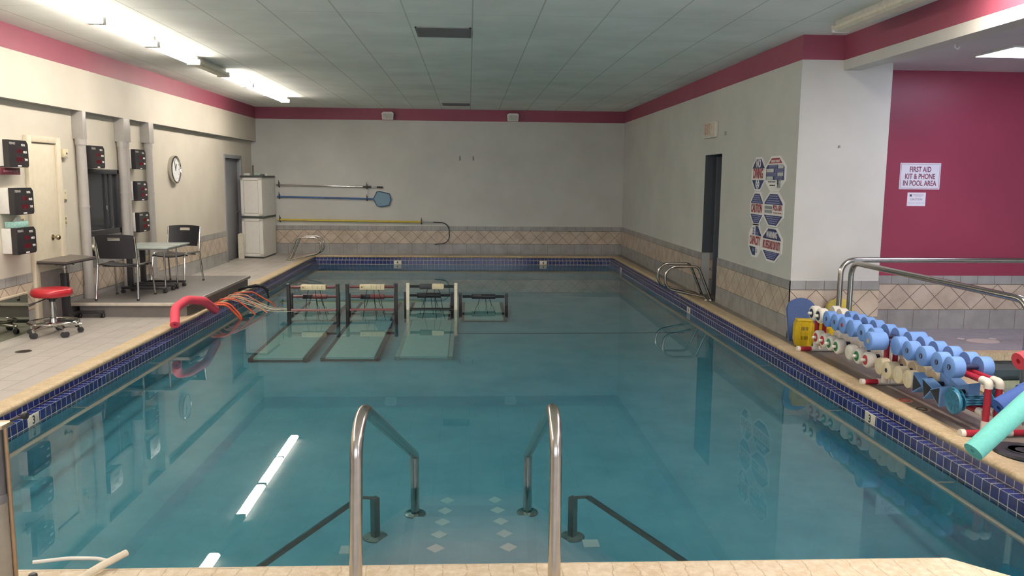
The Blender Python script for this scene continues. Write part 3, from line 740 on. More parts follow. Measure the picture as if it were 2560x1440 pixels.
tb = make_table('grey overbed table on the platform, the nearer and lower edge of two'); tb.location = (-4.15, 10.60, HP)
# stands on the platform behind the first
tb2 = dup(tb, (-4.15, 11.02, HP), 0, 'grey overbed table on the platform, the farther of two')

# ---------------------------------------------------------------- cabinet in the far corner and what stands on it
t = thing('storage_cabinet', 'tall pale grey plastic cabinet with two doors and dark bands in the corner', 'cabinet', (-4.40, 17.1, 0))
M_cab = mat('e4e1da', .45, 0, .02); M_cabd = mat('474a48', .5)
fx = [(-.235, -.25), (.235, -.36), (.245, .65), (-.235, .65)]
def cabbox(z0, z1, m, nm, g=0):
    b = MB(); b.prism([(x+(-g if x < 0 else g), y+(-g if y < 0 else g*.5)) for x, y in fx], z0, z1, XY); return b.obj(nm, m, t)
cabbox(.03, .812, M_cab, 'lower_body', -.008); cabbox(.85, 1.645, M_cab, 'upper_body', -.008)
cabbox(0, .03, M_cabd, 'plinth', -.02); cabbox(.812, .855, M_cabd, 'middle_band', .004); cabbox(1.64, 1.68, M_cabd, 'top', .006)
def cdoor(z0, z1):
    p, q = Vector((-.235, -.25, 0)), Vector((.235, -.36, 0)); u = (q-p).normalized(); nrm = Vector((u.y, -u.x, 0)); L = (q-p).length
    fn = lambda a, z, h: tuple(p+u*a+nrm*h+Vector((0, 0, z)))
    b = MB(); b.prism([(.012, z0), (L-.012, z0), (L-.012, z1), (.012, z1)], .0, .012, fn)
    for (a, c, e, f_) in ((.012, L-.012, z0, z0+.05), (.012, L-.012, z1-.05, z1), (.012, .07, z0, z1), (L-.09, L-.012, z0, z1)):
        b.prism([(a, e), (c, e), (c, f_), (a, f_)], .012, .02, fn)
    b.prism([(.085, z0+.065), (L-.105, z0+.065), (L-.105, z1-.065), (.085, z1-.065)], .012, .017, fn)
    o = b.obj('door', M_cab, t)
    b = MB()
    for (a, c, e, f_) in ((.072, .078, z0+.052, z1-.052), (L-.098, L-.092, z0+.052, z1-.052), (.072, L-.092, z0+.052, z0+.06), (.072, L-.092, z1-.06, z1-.052), (L-.012, L-.004, z0, z1)): b.prism([(a, e), (c, e), (c, f_), (a, f_)], .012, .0135, fn)
    b.obj('panel_groove', mat('98958c', .6), o)  # darker strips put groove shade into the colour for contrast
cdoor(.045, .81); cdoor(.862, 1.635)
def bottle(label, x, y, m, r=.03, L=.09):
    tt = thing('plastic_bottle', label, 'bottle', (x, y, 1.68)); b = MB(); b.lathe([(0, 0), (r, 0), (r, L*.6), (r*.45, L*.8), (r*.45, L)], (0, 0, 0), 'z', 14); b.obj('body', m, tt)
    b = MB(); b.lathe([(0, L), (r*.5, L), (r*.5, L+.015), (0, L+.015)], (0, 0, 0), 'z', 12); b.obj('cap', M_white, tt)
tt = thing('folded_towel', 'small white folded towel on the left end of the cabinet top', 'towel', (-4.53, 17.0, 1.68)); b = MB(); b.box(-.06, .06, -.06, .06, 0, .028, .01); b.box(-.055, .055, -.055, .055, .028, .045, .008); b.obj('cloth', mat('cfd2cc', .8), tt)
tt = thing('rubber_gloves', 'pale green rubber gloves lying on the cabinet top', 'gloves', (-4.33, 16.98, 1.68)); b = MB(); b.tube([(-.05, 0, .02), (.0, .01, .028), (.05, .0, .02)], [.018, .024, .014], 8); b.tube([(.03, .0, .02), (.075, .02, .014)], .01, 8); b.tube([(.03, -.01, .02), (.075, -.02, .014)], .01, 8); b.obj('rubber', mat('a9c3ae', .6), tt)
tt = thing('dark_cloth', 'crumpled dark cloth on the cabinet top', 'cloth', (-4.23, 17.0, 1.68)); b = MB(); b.lathe([(0, .03), (.04, .026), (.06, .012), (.065, 0)], (0, 0, 0), 'z', 9); b.obj('fabric', mat('4e5054', .8), tt)
bottle('small white bottle at the right end of the cabinet top', -4.15, 16.98, mat('c9d0cc', .4), .022, .04)
t = thing('foam_board', 'cream foam board standing between the grey door and the cabinet', 'board', (-4.62, 16.70, 0))
b = MB(); b.prism([(-.055, .0), (.055, 0), (.055, .50), (.0, .52), (-.055, .50)], -.02, .02, XZ); b.obj('panel', mat('cdc7b4', .7), t)
t = thing('wall_rod', 'thin dark rod standing in the corner behind the cabinet', 'rod', (-4.66, 17.88, 0)); b = MB(); b.cyl((0, 0, 0), (.02, 0, 1.9), .012, 10); b.obj('shaft', M_dark, t)
# ---------------------------------------------------------------- back wall: poles on hooks, speakers, ceiling grilles
def hook(t, x, z, up=.10):
    b = MB(); b.box(x-.006, x+.006, -.07, -.002, z-.035, z-.025); b.box(x-.007, x+.007, -.075, -.062, z-.035, z+up, .002); b.box(x-.012, x+.012, -.008, -.0, z-.05, z+.06, .002); return b.obj('hook', M_dark, t)
def wpole(name, label, cat, x0, z0, x1, z1, m, r):
    t = thing(name, label, cat, (0, YB-.004, 0)); b = MB(); b.cyl((x0, -.045, z0), (x1, -.045, z1), r, 12); b.obj('shaft', m, t); return t
t = wpole('telescopic_pole', 'silver telescopic pole on hooks, topmost of three on the back wall', 'pole', -4.15, 1.485, -2.25, 1.46, M_chrome, .016)
b = MB(); b.cyl((-2.30, -.045, 1.46), (-2.12, -.045, 1.458), .022, 12); b.obj('clamp', M_dark, t); b = MB(); b.cyl((-2.12, -.045, 1.458), (-2.0, -.045, 1.456), .011, 12); b.obj('inner_tube', M_chrome, t); b = MB(); b.cyl((-2.0, -.045, 1.456), (-1.87, -.045, 1.454), .018, 12); b.obj('grip', M_blk, t)
hook(t, -2.22, 1.46); hook(t, -4.1, 1.483)
M_nblue = mat('33598f', .4)
t = wpole('skimmer_net', 'blue pole skimmer net hanging on the back wall', 'net', -4.15, 1.235, -2.07, 1.20, M_nblue, .018)
out = [(-2.08, 1.20), (-2.0, 1.355), (-1.93, 1.36), (-1.73, 1.31), (-1.70, 1.20), (-1.74, 1.07), (-1.92, 1.035), (-2.0, 1.05)]
b = MB(); b.tube([(x, -.045, z) for x, z in out], .011, 8, True); b.obj('net_frame', mat('3c5a7c', .5), t)
b = MB(); b.prism(out, -.046, -.044, XZ)
b.obj('mesh_net', mat('7b98ac', .8, 0, .15, 200), t)
hook(t, -2.22, 1.20); hook(t, -4.1, 1.233)
t = wpole('rescue_hook', 'yellow pole rescue crook, lowest of three on the back wall', 'pole', -4.15, .735, -1.05, .705, mat('c2ad3c', .45), .022)
b = MB(); b.cyl((-1.05, -.045, .705), (-.78, -.045, .702), .012, 12); b.obj('metal_sleeve', M_chrome, t)
arc = fillet([(-.78, -.045, .702), (-.44, -.045, .69), (-.42, -.045, .25), (-.75, -.045, .215)], .22, 8)
b = MB(); b.tube(arc, .011, 8); b.obj('crook', mat('4a4f4c', .4, .6), t); hook(t, -1.04, .70); hook(t, -4.1, .733)
for x, lab in ((-.2, 'tiny bare hook on the back wall, left of the pair'), (.09, 'tiny bare hook on the back wall, right of the pair')):
    t = thing('wall_hook', lab, 'hook', (x, YB, 2.1), 0, 'small bare hooks on the back wall'); b = MB(); b.box(-.006, .006, -.035, 0, -.04, -.03, .001); b.box(-.006, .006, -.035, -.028, -.04, .0, .001); b.box(-.012, .012, -.006, 0, -.05, .04, .002); b.obj('bracket', mat('7d7a74', .5, .4), t)
for x, lab in ((-1.74, 'small white loudspeaker high on the back wall, above the skimmer net'), (.95, 'small white loudspeaker high on the back wall, toward the right corner')):
    t = thing('wall_speaker', lab, 'speaker', (x, YB, 2.97), 0, 'loudspeakers on the back wall')
    b = MB(); b.prism([(-.12, -.075), (.11, -.075), (.125, .06), (.09, .09), (-.09, .09), (-.13, .06)], -.14, -.03, XZ); b.obj('cabinet', M_white, t)
    b = MB(); b.box(-.10, .10, -.146, -.14, -.06, .05, .004); b.obj('grille', mat('c4c2bc', .7), t); b = MB(); b.box(-.02, .02, -.03, 0, -.03, .03); b.obj('mount', M_grey, t)
def grille(label, x0, x1, y0, y1):
    t = thing('ceiling_vent', label, 'vent', ((x0+x1)/2, (y0+y1)/2, ZC), 0, 'ceiling air grilles'); hx, hy = (x1-x0)/2, (y1-y0)/2
    b = MB()
    for a in ((-hx, hx, -hy, -hy+.02), (-hx, hx, hy-.02, hy), (-hx, -hx+.02, -hy, hy), (hx-.02, hx, -hy, hy)): b.box(*a, -.01, 0)
    b.obj('frame', mat('75777a', .5), t)
    b = MB(); b.box(-hx+.02, hx-.02, -hy+.02, hy-.02, -.002, 0); b.obj('dark_opening', mat('3b3c40', .7), t)
    b = MB(); k = 0; y = -hy+.035
    while y < hy-.03: b.box(-hx+.02, hx-.02, y, y+.012, -.009, -.004); y += .025
    b.obj('louvre', mat('65676b', .5), t)
grille('grey air grille in the ceiling, nearer of two', -.54, .02, 8.31, 8.86)
grille('dark air grille in the ceiling close to the back wall', -.54, .02, 16.45, 16.93)

# ---------------------------------------------------------------- exit ladders: pairs of bent grab rails
def grabrail(label, loc, rz, grp, zs=1.0):
    t = thing('grab_rail', label, 'rail', loc, rz, grp)
    pts = [(0, 0, 0), (.20, 0, .47*zs), (.66, 0, .47*zs), (.66, 0, .16*zs), (.09, 0, .04*zs), (.07, 0, 0)]
    p = fillet(pts, [.10, .17, .15, .05], 8)
    b = MB(); b.tube(p, .0185, 12); b.obj('tube', M_ss, t, 50)
    b = MB(); b.lathe([(.035, 0), (.033, .008), (.02, .014)], (0, 0, 0), 'z', 16); b.lathe([(.03, 0), (.028, .008), (.02, .014)], (.07, 0, 0), 'z', 16); b.obj('foot_flange', M_ss, t)
grabrail('bent steel grab rail at the far left corner of the pool, nearer of the pair', (-3.60, 16.25, 0), 0, 'grab rails at the left of the pool')
grabrail('bent steel grab rail at the far left corner of the pool, farther of the pair', (-3.60, 16.62, 0), 0, 'grab rails at the left of the pool')
grabrail('bent steel grab rail by the dark doorway, nearer of the pair', (3.385, 11.05, 0), PI, 'grab rails at the right of the pool')
grabrail('bent steel grab rail by the dark doorway, farther of the pair', (3.385, 11.48, 0), PI, 'grab rails at the right of the pool')

# ---------------------------------------------------------------- step handrails
def handrail(label, sx, x0, x1):
    t = thing('step_handrail', label, 'handrail', (x0, 3.12, 0), 0, 'tall steel handrails at the steps')
    pts = [(0, 0, 0), (sx*.0+.005, .07, .76), (x1-x0, 1.78, -.06), (x1-x0, 1.78, -.852)]
    p = fillet(pts, [.16, .03], 10)
    b = MB(); b.tube(p, .0265, 20); b.obj('tube', M_ss, t, 50)
    b = MB(); b.lathe([(.07, 0), (.066, .012), (.03, .02)], (x1-x0, 1.78, -.85), 'z', 24); b.lathe([(.042, 0), (.04, .008), (.03, .012)], (0, 0, 0), 'z', 24); b.obj('foot_flange', M_ss, t)
handrail('polished steel handrail down the entry steps, the left one', -1, -.455, -.335)
handrail('polished steel handrail down the entry steps, the right one', 1, .352, .375)
def siderail(label, sgn, px, py, zf):
    t = thing('side_rail', label, 'rail', (px, py, zf), 0, 'low submerged rails beside the steps')
    M_q = mat('8f8a82', .35, .8)
    b = MB(); q = [(0, 0, 0), (0, 0, -.28-zf), (sgn*.09, 0, -.28-zf), (sgn*.44, -.80, -.28-zf), (sgn*.62, -1.22, -.28-zf)]
    b.tube([q[0], q[1]], .028, 4); b.obj('post', M_q, t, 20)
    b = MB(); b.tube([(0, 0, -.29-zf), q[2], q[3], q[4]], .024, 4); b.obj('bar', M_q, t, 20)
    b = MB(); b.lathe([(.075, 0), (.07, .012), (.03, .016)], (0, 0, 0), 'z', 24)
    for k in range(4): b.lathe([(.008, .012), (.008, .02)], (.055*math.cos(k*PI/2+.7), .055*math.sin(k*PI/2+.7), 0), 'z', 8)
    b.obj('foot_flange', mat('a7a59c', .35, .6), t)
siderail('submerged square side rail to the left of the steps', -1, -.55, 4.60, -.85)
siderail('submerged square side rail to the right of the steps', 1, .62, 4.57, -.85)

# ---------------------------------------------------------------- underwater treadmills
M_tblk = mat('13161b', .45); M_mar = mat('6e3b3c', .45); M_cream2 = mat('d8cca8', .5); M_wht = mat('dcd6be', .45)
M_belt = mat('e8f6e8', .5, 0, .03); M_lbox = mat('c9cfc6', .45)
def treadmill(label, x, y, front, pm, bm_, boxkind, dz=0.0, xw=.61):
    """y = post row; front units run toward the viewer from the posts, rear units away from them"""
    t = thing('underwater_treadmill', label, 'treadmill', (x, y, ZP), 0, 'underwater treadmills in the pool')
    zt = (.20 if front else 0.0)+dz-ZP; s = -1 if front else 1; hw = xw/2
    L0, L1 = (-.035, 2.15) if front else (-.33, 1.2)
    fr = M_tblk if pm is not M_wht else M_lbox
    ya, yb = sorted((s*L0 if front else L0, s*L1 if front else L1))
    b = MB()
    for e in (-1, 1): b.box(e*hw-.026, e*hw+.026, ya, yb, .03, .19, .006)
    b.box(-hw, hw, ya+.02, ya+.06, .03, .11, .005); b.box(-hw, hw, yb-.06, yb-.02, .03, .11, .005)
    for e in (-1, 1):
        for yy in (ya+.1, yb-.1): b.box(e*hw-.03, e*hw+.03, yy-.03, yy+.03, 0, .03)
    b.obj('base_frame', fr, t)
    b = MB(); b.box(-hw+.028, hw-.028, ya+.004, yb-.004, .12, .215, .012, seg=3); b.obj('belt', M_belt, t)
    for e in (-1, 1):
        b = MB(); b.box(e*(hw+.03)-.022, e*(hw+.03)+.022, -.03, .03, .03, zt, .006); b.obj('post', pm, t)
        b = MB(); b.box(e*(hw+.03)-.023, e*(hw+.03)+.023, -.032, .032, zt-.03, zt+.002, .004); b.obj('post_cap', pm if pm is M_wht else mat('2c3036', .35), t)
    zb = zt-.045
    b = MB(); b.cyl((-hw, 0, zb), (hw, 0, zb), .018, 14); b.obj('handle_bar', bm_, t)
    if front:
        b = MB(); b.cyl((-hw, 0, .235-ZP*0+.79), (hw, 0, 1.025), .026, 14); b.obj('lower_bar', bm_, t)
    if boxkind == 'cream':
        b = MB(); b.box(-.16, .18, -.055, .03, zb-.035, zb+.035, .006); c = b.obj('control_box', M_cream2, t)
        b = MB()
        for q in (-.1, .0, .07, .13): b.box(q-.002, q+.002, -.0565, -.055, zb-.03, zb+.03)
        b.box(-.14, -.115, -.0565, -.055, zb-.01, zb+.015); b.obj('box_marking', mat('8d8468', .5), c)
    elif boxkind == 'half':
        b = MB(); b.box(-.17, .0, -.05, .03, zb-.035, zb+.035, .01); b.obj('grip_sleeve', mat('33373c', .5), t)
        b = MB(); b.box(.0, .17, -.055, .03, zb-.038, zb+.038, .018); b.obj('control_box', M_cream2, t)
    else:
        m2 = M_mar if boxkind == 'maroon' else mat('22262b', .45)
        b = MB(); b.cyl((-.17, 0, zb), (.17, 0, zb), .036, 18); b.obj('grip_sleeve', m2, t)
        b = MB(); b.box(-.16, -.03, -.045, -.005, zb-.03, zb+.034, .006); b.obj('control_box', mat('17191d', .35), t)
    for q, dx in ((-.06, -.05), (.03, .02), (.09, .06)):
        b = MB(); b.tube(fillet([(q, -.01, zb-.03), (q+dx*.6, -.02, zb-.16), (q+dx, .03, zb-.34), (q+dx*1.5, .06, .25)], .15, 5), .0045, 6); b.obj('cable', M_tblk, t)
    return t
treadmill('front underwater treadmill nearest the left pool edge, maroon bars and cream control box', -2.14, 11.18, True, M_tblk, M_mar, 'cream')
treadmill('front underwater treadmill second from the left edge, maroon bars and black posts', -1.345, 11.22, True, M_tblk, M_mar, 'cream')
treadmill('front underwater treadmill with cream white posts and black bars', -.515, 11.28, True, M_wht, M_tblk, 'half')
treadmill('rear underwater treadmill with maroon bar behind the leftmost unit', -2.21, 11.66, False, M_tblk, M_mar, 'maroon')
treadmill('rear underwater treadmill with maroon bar behind the second unit', -1.39, 11.66, False, M_tblk, M_mar, 'maroon')
treadmill('rear underwater treadmill in black behind the cream posted unit', -.575, 11.66, False, M_tblk, M_tblk, 'black', .02)
treadmill('rear black underwater treadmill standing alone on the right', .215, 11.68, False, M_tblk, M_tblk, 'black')

# hoses and cables that come over the edge from the platform
M_or = mat('d2542f', .45); M_or2 = mat('c9876a', .5); M_cab1 = mat('b8b6a0', .5)
runs = [(-3.25, 10.35, [(-.03, 0, .02), (0, 0, .035), (.16, .05, .03), (.30, .14, -.16), (.38, .2, -.4)], .022, M_or), (-3.25, 10.5, [(-.03, .0, .02), (0, 0, .04), (.16, .02, .03), (.28, .06, -.12), (.36, .1, -.4)], .02, M_or),
        (-3.25, 10.7, [(-.03, .0, .02), (0, 0, .06), (.18, .06, .05), (.36, .15, -.13), (.5, .2, -.3)], .016, M_or), (-3.25, 10.9, [(-.03, .0, .02), (0, 0, .05), (.2, .05, .05), (.42, .1, -.10), (.6, .15, -.25)], .016, M_or2),
        (-3.25, 11.1, [(-.03, .0, .02), (0, 0, .06), (.2, .1, .04), (.38, .2, -.1), (.5, .3, -.3)], .014, M_or2), (-3.25, 11.35, [(-.03, .0, .02), (0, 0, .05), (.22, .1, .05), (.45, .2, -.12), (.6, .25, -.3)], .014, M_or)]
for i, (x, y, pts, r, m) in enumerate(runs):
    t = thing('cable_conduit', 'orange hose over the pool edge from the platform to the treadmills', 'hose', (x, y, 0), 0, 'orange hoses over the left pool edge')
    b = MB(); b.tube(fillet(pts, .12, 5), r*.62, 10); b.obj('hose', m, t, 60)
for i, (y, dy, sg) in enumerate(((10.95, .2, -.02), (11.05, .25, -.012), (11.15, .1, -.03), (11.2, .05, -.04), (11.3, .0, -.02))):
    t = thing('treadmill_cable', 'pale thin cable lying along the water toward the treadmills', 'cable', (-3.0, y, -.1), 0, 'pale cables along the water by the treadmills')
    b = MB(); b.tube(fillet([(-.25, -.05, .14), (.0, 0, .06), (.28, dy*.4, -.055), (.55, dy*.8, -.068+sg*.2), (.92 if i < 3 else .8, dy, -.08+sg)], .3, 6), .0055, 6); b.obj('wire', M_cab1, t, 60)
t = thing('webbing_strap', 'bundle of black webbing strap over the pool edge by the platform corner', 'strap', (-3.22, 12.1, .012))
b = MB(); b.tube(fillet([(-.12, -.25, .02), (-.02, -.12, .03), (.1, .03, .03), (.24, .10, -.03), (.20, .25, -.06)], .06, 5), [.03]*22, 8) if False else b.tube([(-.12, -.3, .01), (-.05, -.12, .03), (.06, .0, .04), (.16, .05, .02), (.21, .07, -.05), (.225, .09, -.16)], [.012, .02, .026, .022, .018, .012], 8)
b.tube([(-.02, -.1, .04), (.05, .12, .03), (.13, .2, .0), (.19, .24, -.07)], [.012, .018, .018, .012], 8); b.obj('webbing', mat('1b1d22', .7), t, 60)
# red pool noodle over the coping
def noodle(label, pts, r, hexc, loc, grp=None, hole=True, cat='noodle'):
    t = thing('pool_noodle', label, cat, loc, 0, grp); m = mat(hexc, .75, 0, .05, 60); P = [Vector(p)-Vector(loc) for p in pts]
    P = fillet(P, .25, 8)
    b = MB(); n = len(P)
    b.tube(P, r, 20, caps=False)
    # ring ends with a hollow core
    for e, o in ((0, 1), (n-1, n-2)):
        d = (P[e]-P[o]).normalized(); up = Vector((0, 0, 1)) if abs(d.z) < .9 else Vector((1, 0, 0)); a = d.cross(up).normalized(); c = d.cross(a)
        V = []; F = []; k = 20
        for q in range(k):
            w = 2*PI*q/k; v = a*math.cos(w)+c*math.sin(w); V += [P[e]+v*r, P[e]+v*r*.3, P[e]+v*r*.3-d*.06]
        for q in range(k):
            i, j = q*3, ((q+1) % k)*3; F += [[i, j, j+1, i+1], [i+1, j+1, j+2, i+2]]
        F.append([q*3+2 for q in range(k)]); b.add(V, F)
    b.obj('foam_tube', m, t, 50); return t
noodle('bent red pool noodle arched over the left coping beside the platform', [(-3.185, 8.84, .05), (-3.25, 9.05, .20), (-3.22, 9.35, .25), (-3.12, 9.62, .20), (-3.10, 9.98, .03)], .05, 'd8475a', (-3.19, 8.86, 0))

# ---------------------------------------------------------------- near edge of the frame: lift post, hose
t = thing('pool_lift_post', 'grey steel lift post on the near coping at the left edge', 'post', (-1.905, 3.22, 0))
b = MB(); b.cyl((0, 0, 0), (0, 0, .36), .052, 24); b.obj('lower_tube', mat('8f8a80', .4, .3), t)
b = MB(); b.cyl((0, 0, .36), (0, 0, .66), .048, 24); b.lathe([(.055, .345), (.057, .36), (.05, .38)], (0, 0, 0), 'z', 24); b.obj('upper_tube', mat('6f6f72', .4, .5), t)
b = MB(); b.box(-.05, .075, -.04, .045, .655, .672, .004); b.obj('top_plate', mat('b8a58a', .35, .7), t)
b = MB(); b.cyl((.058, .01, .0), (.058, .01, .655), .0085, 12); b.obj('side_rod', mat('a38a6e', .4, .6), t)
b = MB(); b.cyl((.075, .02, .675), (.115, .03, .69), .005, 8); b.lathe([(0, -.012), (.014, -.010), (.017, 0), (.014, .010), (0, .012)], (.125, .035, .692), 'x', 16); b.obj('clamp_knob', M_blk, t)
t = thing('garden_hose', 'cream hose end lying over the near coping', 'hose', (-1.60, 3.2, 0))
b = MB(); b.tube(fillet([(-.02, -.32, .02), (.0, -.05, .02), (.06, .10, .026), (.12, .21, .03)], .1, 6), .0155, 12); b.obj('hose', mat('d9ceb6', .5), t, 60)
b = MB(); b.tube(fillet([(-.255, .172, .012), (-.12, .205, .012), (.0, .2, .012), (.06, .17, .014)], .2, 6), .008, 10); b.obj('thin_line', mat('dddcd2', .5), t, 60)
t = thing('rubber_stopper', 'small black rubber stopper on the near coping beside the lift post', 'knob', (-1.765, 3.2, 0))  # black knob standing on the coping
b = MB(); b.lathe([(0, .05), (.012, .048), (.018, .04), (.018, .02), (.009, .015), (.009, 0)], (0, 0, 0), 'z', 16); b.obj('grip', M_blk, t)
# ---------------------------------------------------------------- signs on the right wall
M_navy = mat('2c3568', .45, 0, .03); M_sw = mat('f0eeea', .4, 0, .02); M_sr = mat('9c3a42', .45, 0, .03); M_line = mat('8f93b8', .5)
M_tag = mat('c8cdc6', .5)
def octa(a, h): k = .414; return [(-a, -k*h), (-k*a, -h), (k*a, -h), (a, -k*h), (a, k*h), (k*a, h), (-k*a, h), (-a, k*h)]
def hw(a, h, z): k = .414; return a if abs(z) <= k*h else a-(abs(z)-k*h)/(h-k*h)*(a-k*a)
# local plane of a sign: u to the reader's right (-y), v up, facing -x
NX = lambda u, v, h: (-h, -u, v)
def slab(a, h, z0, z1, m, t, nm, d0=.008, d1=.0095, x0=None, x1=None):
    zs = sorted({z0, z1, *[q for q in (-.414*h, .414*h) if z0 < q < z1]})
    R = [(min(hw(a, h, z), x1 if x1 is not None else 9), z) for z in zs]; L = [(max(-hw(a, h, z), x0 if x0 is not None else -9), z) for z in zs]
    b = MB(); b.prism(L[:1]+R+L[1:][::-1], d0, d1, NX); return b.obj(nm, m, t)
def rows(t, a, h, z0, z1, n, m=M_line, x0=None, x1=None, fill=.85):
    b = MB()
    for i in range(n):
        z = z0+(z1-z0)*(i+.5)/n; w = hw(a, h, abs(z)+.008)*fill; th = (z1-z0)/n*.26
        l, r = (x0 if x0 is not None else -w), (x1 if x1 is not None else w)
        k = l
        while k < r-.01:                                     # word-like dashes of a line too small to read
            e = min(r, k+random.uniform(.02, .06)); b.prism([(k, z-th), (e, z-th), (e, z+th), (k, z+th)], .0095, .0102, NX); k = e+.008
    return b.obj('small_print', m, t)
def octsign(label, y, z, a, h):
    t = thing('pool_rules_sign', label, 'sign', (XR, y, z), 0, 'octagonal pool signs on the right wall')
    b = MB(); b.prism(octa(a, h), .0, .008, NX); b.obj('plate', M_sw, t); return t
def stext(t, s, size, m, u, v, sx, bold=.004): return text(s, size, m, t, (-.0105, -u, v), '-x', sx, 'lettering', bold)
A1, A2, HH = .222, .305, .197; YA, YB2 = 9.45, 8.925; Z1, Z2, Z3 = 1.737, 1.34, .955
t = octsign('octagonal sign reading NO DIVING', YA, Z1, A1, HH); a, h = A1*.88, HH*.88
slab(a, h, .065, h, M_navy, t, 'top_band'); slab(a, h, -h, -.07, M_navy, t, 'bottom_band')
stext(t, 'NO', .13, M_sw, 0, .118, .75); stext(t, 'DIVING', .155, M_sr, 0, .0, .62, .005)
b = MB(); b.tube([(-.012, .05*math.cos(2*PI*k/24), -.115+.05*math.sin(2*PI*k/24)) for k in range(24)], .006, 6, True); b.tube([(-.012, .035, -.15), (-.012, -.035, -.08)], .006, 6); b.tube([(-.012, -.035, -.15), (-.012, .01, -.11), (-.012, .03, -.085)], .006, 6); b.obj('no_diving_symbol', M_sw, t)
t = octsign('octagonal sign with a red top band, blue lines and 911', YB2, Z1, A2, HH); a, h = A2*.88, HH*.88
slab(a, h, .115, h, M_sr, t, 'top_band'); slab(a, h, -.07, .10, M_navy, t, 'middle_band')
stext(t, 'EMERGENCY SERVICES', .04, M_sw, 0, .138, .62, .0005)
for (z, l, r, tl, tr) in ((.078, -.19, .06, .09, .24), (.036, .0, .25, -.25, -.04), (-.006, -.24, .05, .08, .24), (-.048, .0, .23, -.25, -.05)):
    rows(t, a, h, z-.02, z+.02, 3, M_line, l, r); b = MB(); b.prism([(tl, z-.019), (tr, z-.019), (tr, z+.019), (tl, z+.019)], .0095, .0108, NX); b.obj('address_label', M_tag, t)
stext(t, '911', .13, M_blk, .13, -.115, .55, .003); rows(t, a, h, -.10, -.078, 1, M_blk, -.19, .03); rows(t, a, h, -.14, -.115, 1, M_blk, -.14, .02)
t = octsign('octagonal sign reading CAUTION', YA, Z2-.005, A1, HH); a, h = A1*.88, HH*.88
slab(a, h, .06, h, M_navy, t, 'top_band'); slab(a, h, -h, -.07, M_navy, t, 'bottom_band'); rows(t, a, h, .065, h-.01, 4); rows(t, a, h, -h+.01, -.075, 4)
stext(t, 'CAUTION', .14, M_sr, 0, -.003, .58, .004)
t = octsign('octagonal sign reading POOL & SPA beside a grey label', YB2, Z2, A2, HH); a, h = A2*.88, HH*.88
slab(a, h, .055, h, M_navy, t, 'top_band'); slab(a, h, -h, -.065, M_navy, t, 'bottom_band'); rows(t, a, h, .06, h-.01, 4); rows(t, a, h, -h+.01, -.07, 4)
stext(t, 'POOL & SPA', .08, M_sr, .125, .018, .58, .002); rows(t, a, h, -.05, -.02, 1, mat('c58f86', .5), .01, .25)
b = MB()
for z in (.02, -.025): b.prism([(-.26, z-.018), (-.03, z-.018), (-.03, z+.018), (-.26, z+.018)], .0095, .0105, NX)
b.obj('grey_label', mat('8d9496', .5), t)
t = octsign('octagonal sign reading CAPACITY with 35 and POOL', YA, Z3, A1, HH); a, h = A1*.88, HH*.88
slab(a, h, .065, h, M_navy, t, 'top_band', x0=.0); slab(a, h, -h, -.075, M_navy, t, 'bottom_band', x1=.02)
stext(t, '35', .12, M_navy, -.06, .105, .6, .001); stext(t, 'POOL', .055, M_line, .06, .085, .75, .001); stext(t, 'CAPACITY', .14, M_sr, 0, -.003, .54, .004); stext(t, 'SPA', .055, M_line, -.04, -.115, .8, .001); stext(t, '6', .075, M_navy, .06, -.12, .8, .001)
t = octsign('octagonal sign reading WARNING NO LIFEGUARD ON DUTY', YB2, Z3-.005, A2, HH); a, h = A2*.88, HH*.88
slab(a, h, .055, h, M_navy, t, 'top_band'); slab(a, h, -h, -.08, M_navy, t, 'bottom_band'); stext(t, 'WARNING', .10, M_sw, 0, .105, .68, .002); stext(t, 'NO LIFEGUARD ON DUTY', .13, M_sr, 0, -.012, .34, .003); rows(t, a, h, -h+.01, -.085, 4)
# exit sign
t = thing('exit_sign', 'white exit sign box with faded red letters above the dark doorway', 'sign', (XR, 11.37, 2.37))
b = MB(); b.box(-.05, 0, -.26, .26, -.12, .10, .008); b.obj('box', mat('d8d2c6', .4), t); b = MB(); b.box(-.054, -.05, -.24, .24, -.095, .085, .002); b.obj('face', mat('d0c4b4', .4), t)
text('EXIT', .20, mat('b98f84', .5), t, (-.0545, .05, -.005), '-x', .62, 'lettering', .002)
for lab, loc in (('tiny grey fitting on the right wall beside the exit sign', (XR, 10.76, 2.28)),):
    t = thing('wall_fitting', lab, 'fitting', loc); b = MB(); b.box(-.015, 0, -.02, .02, -.025, .025, .004); b.obj('cap', mat('9c9a94', .5), t)
t = thing('wall_fitting', 'tiny grey fitting high on the white end wall', 'fitting', (3.84, Y1, 2.02)); b = MB(); b.box(-.008, .008, -.02, 0, -.018, .010, .003); b.obj('cap', mat('8a8890', .5), t)
t = thing('ceiling_hook', 'tiny white hook under the annex ceiling beside the beam', 'hook', (4.25, 7.1, 2.87)); b = MB(); b.tube(fillet([(0, 0, 0), (0, 0, -.04), (.03, 0, -.06), (.04, 0, -.03)], .015, 4), .006, 8); b.obj('bent_wire', M_white, t)
# dark door in the alcove
b = MB(); b.box(XR+.16, XR+.96, DRY1-.05, DRY1-.012, .01, 2.0, .004); b.box(XR+.80, XR+.84, DRY1-.06, DRY1-.05, .01, 2.0)
o = b.obj('door_3', mat('5b5f66', .45, 0, .03)); o['kind'] = 'structure'
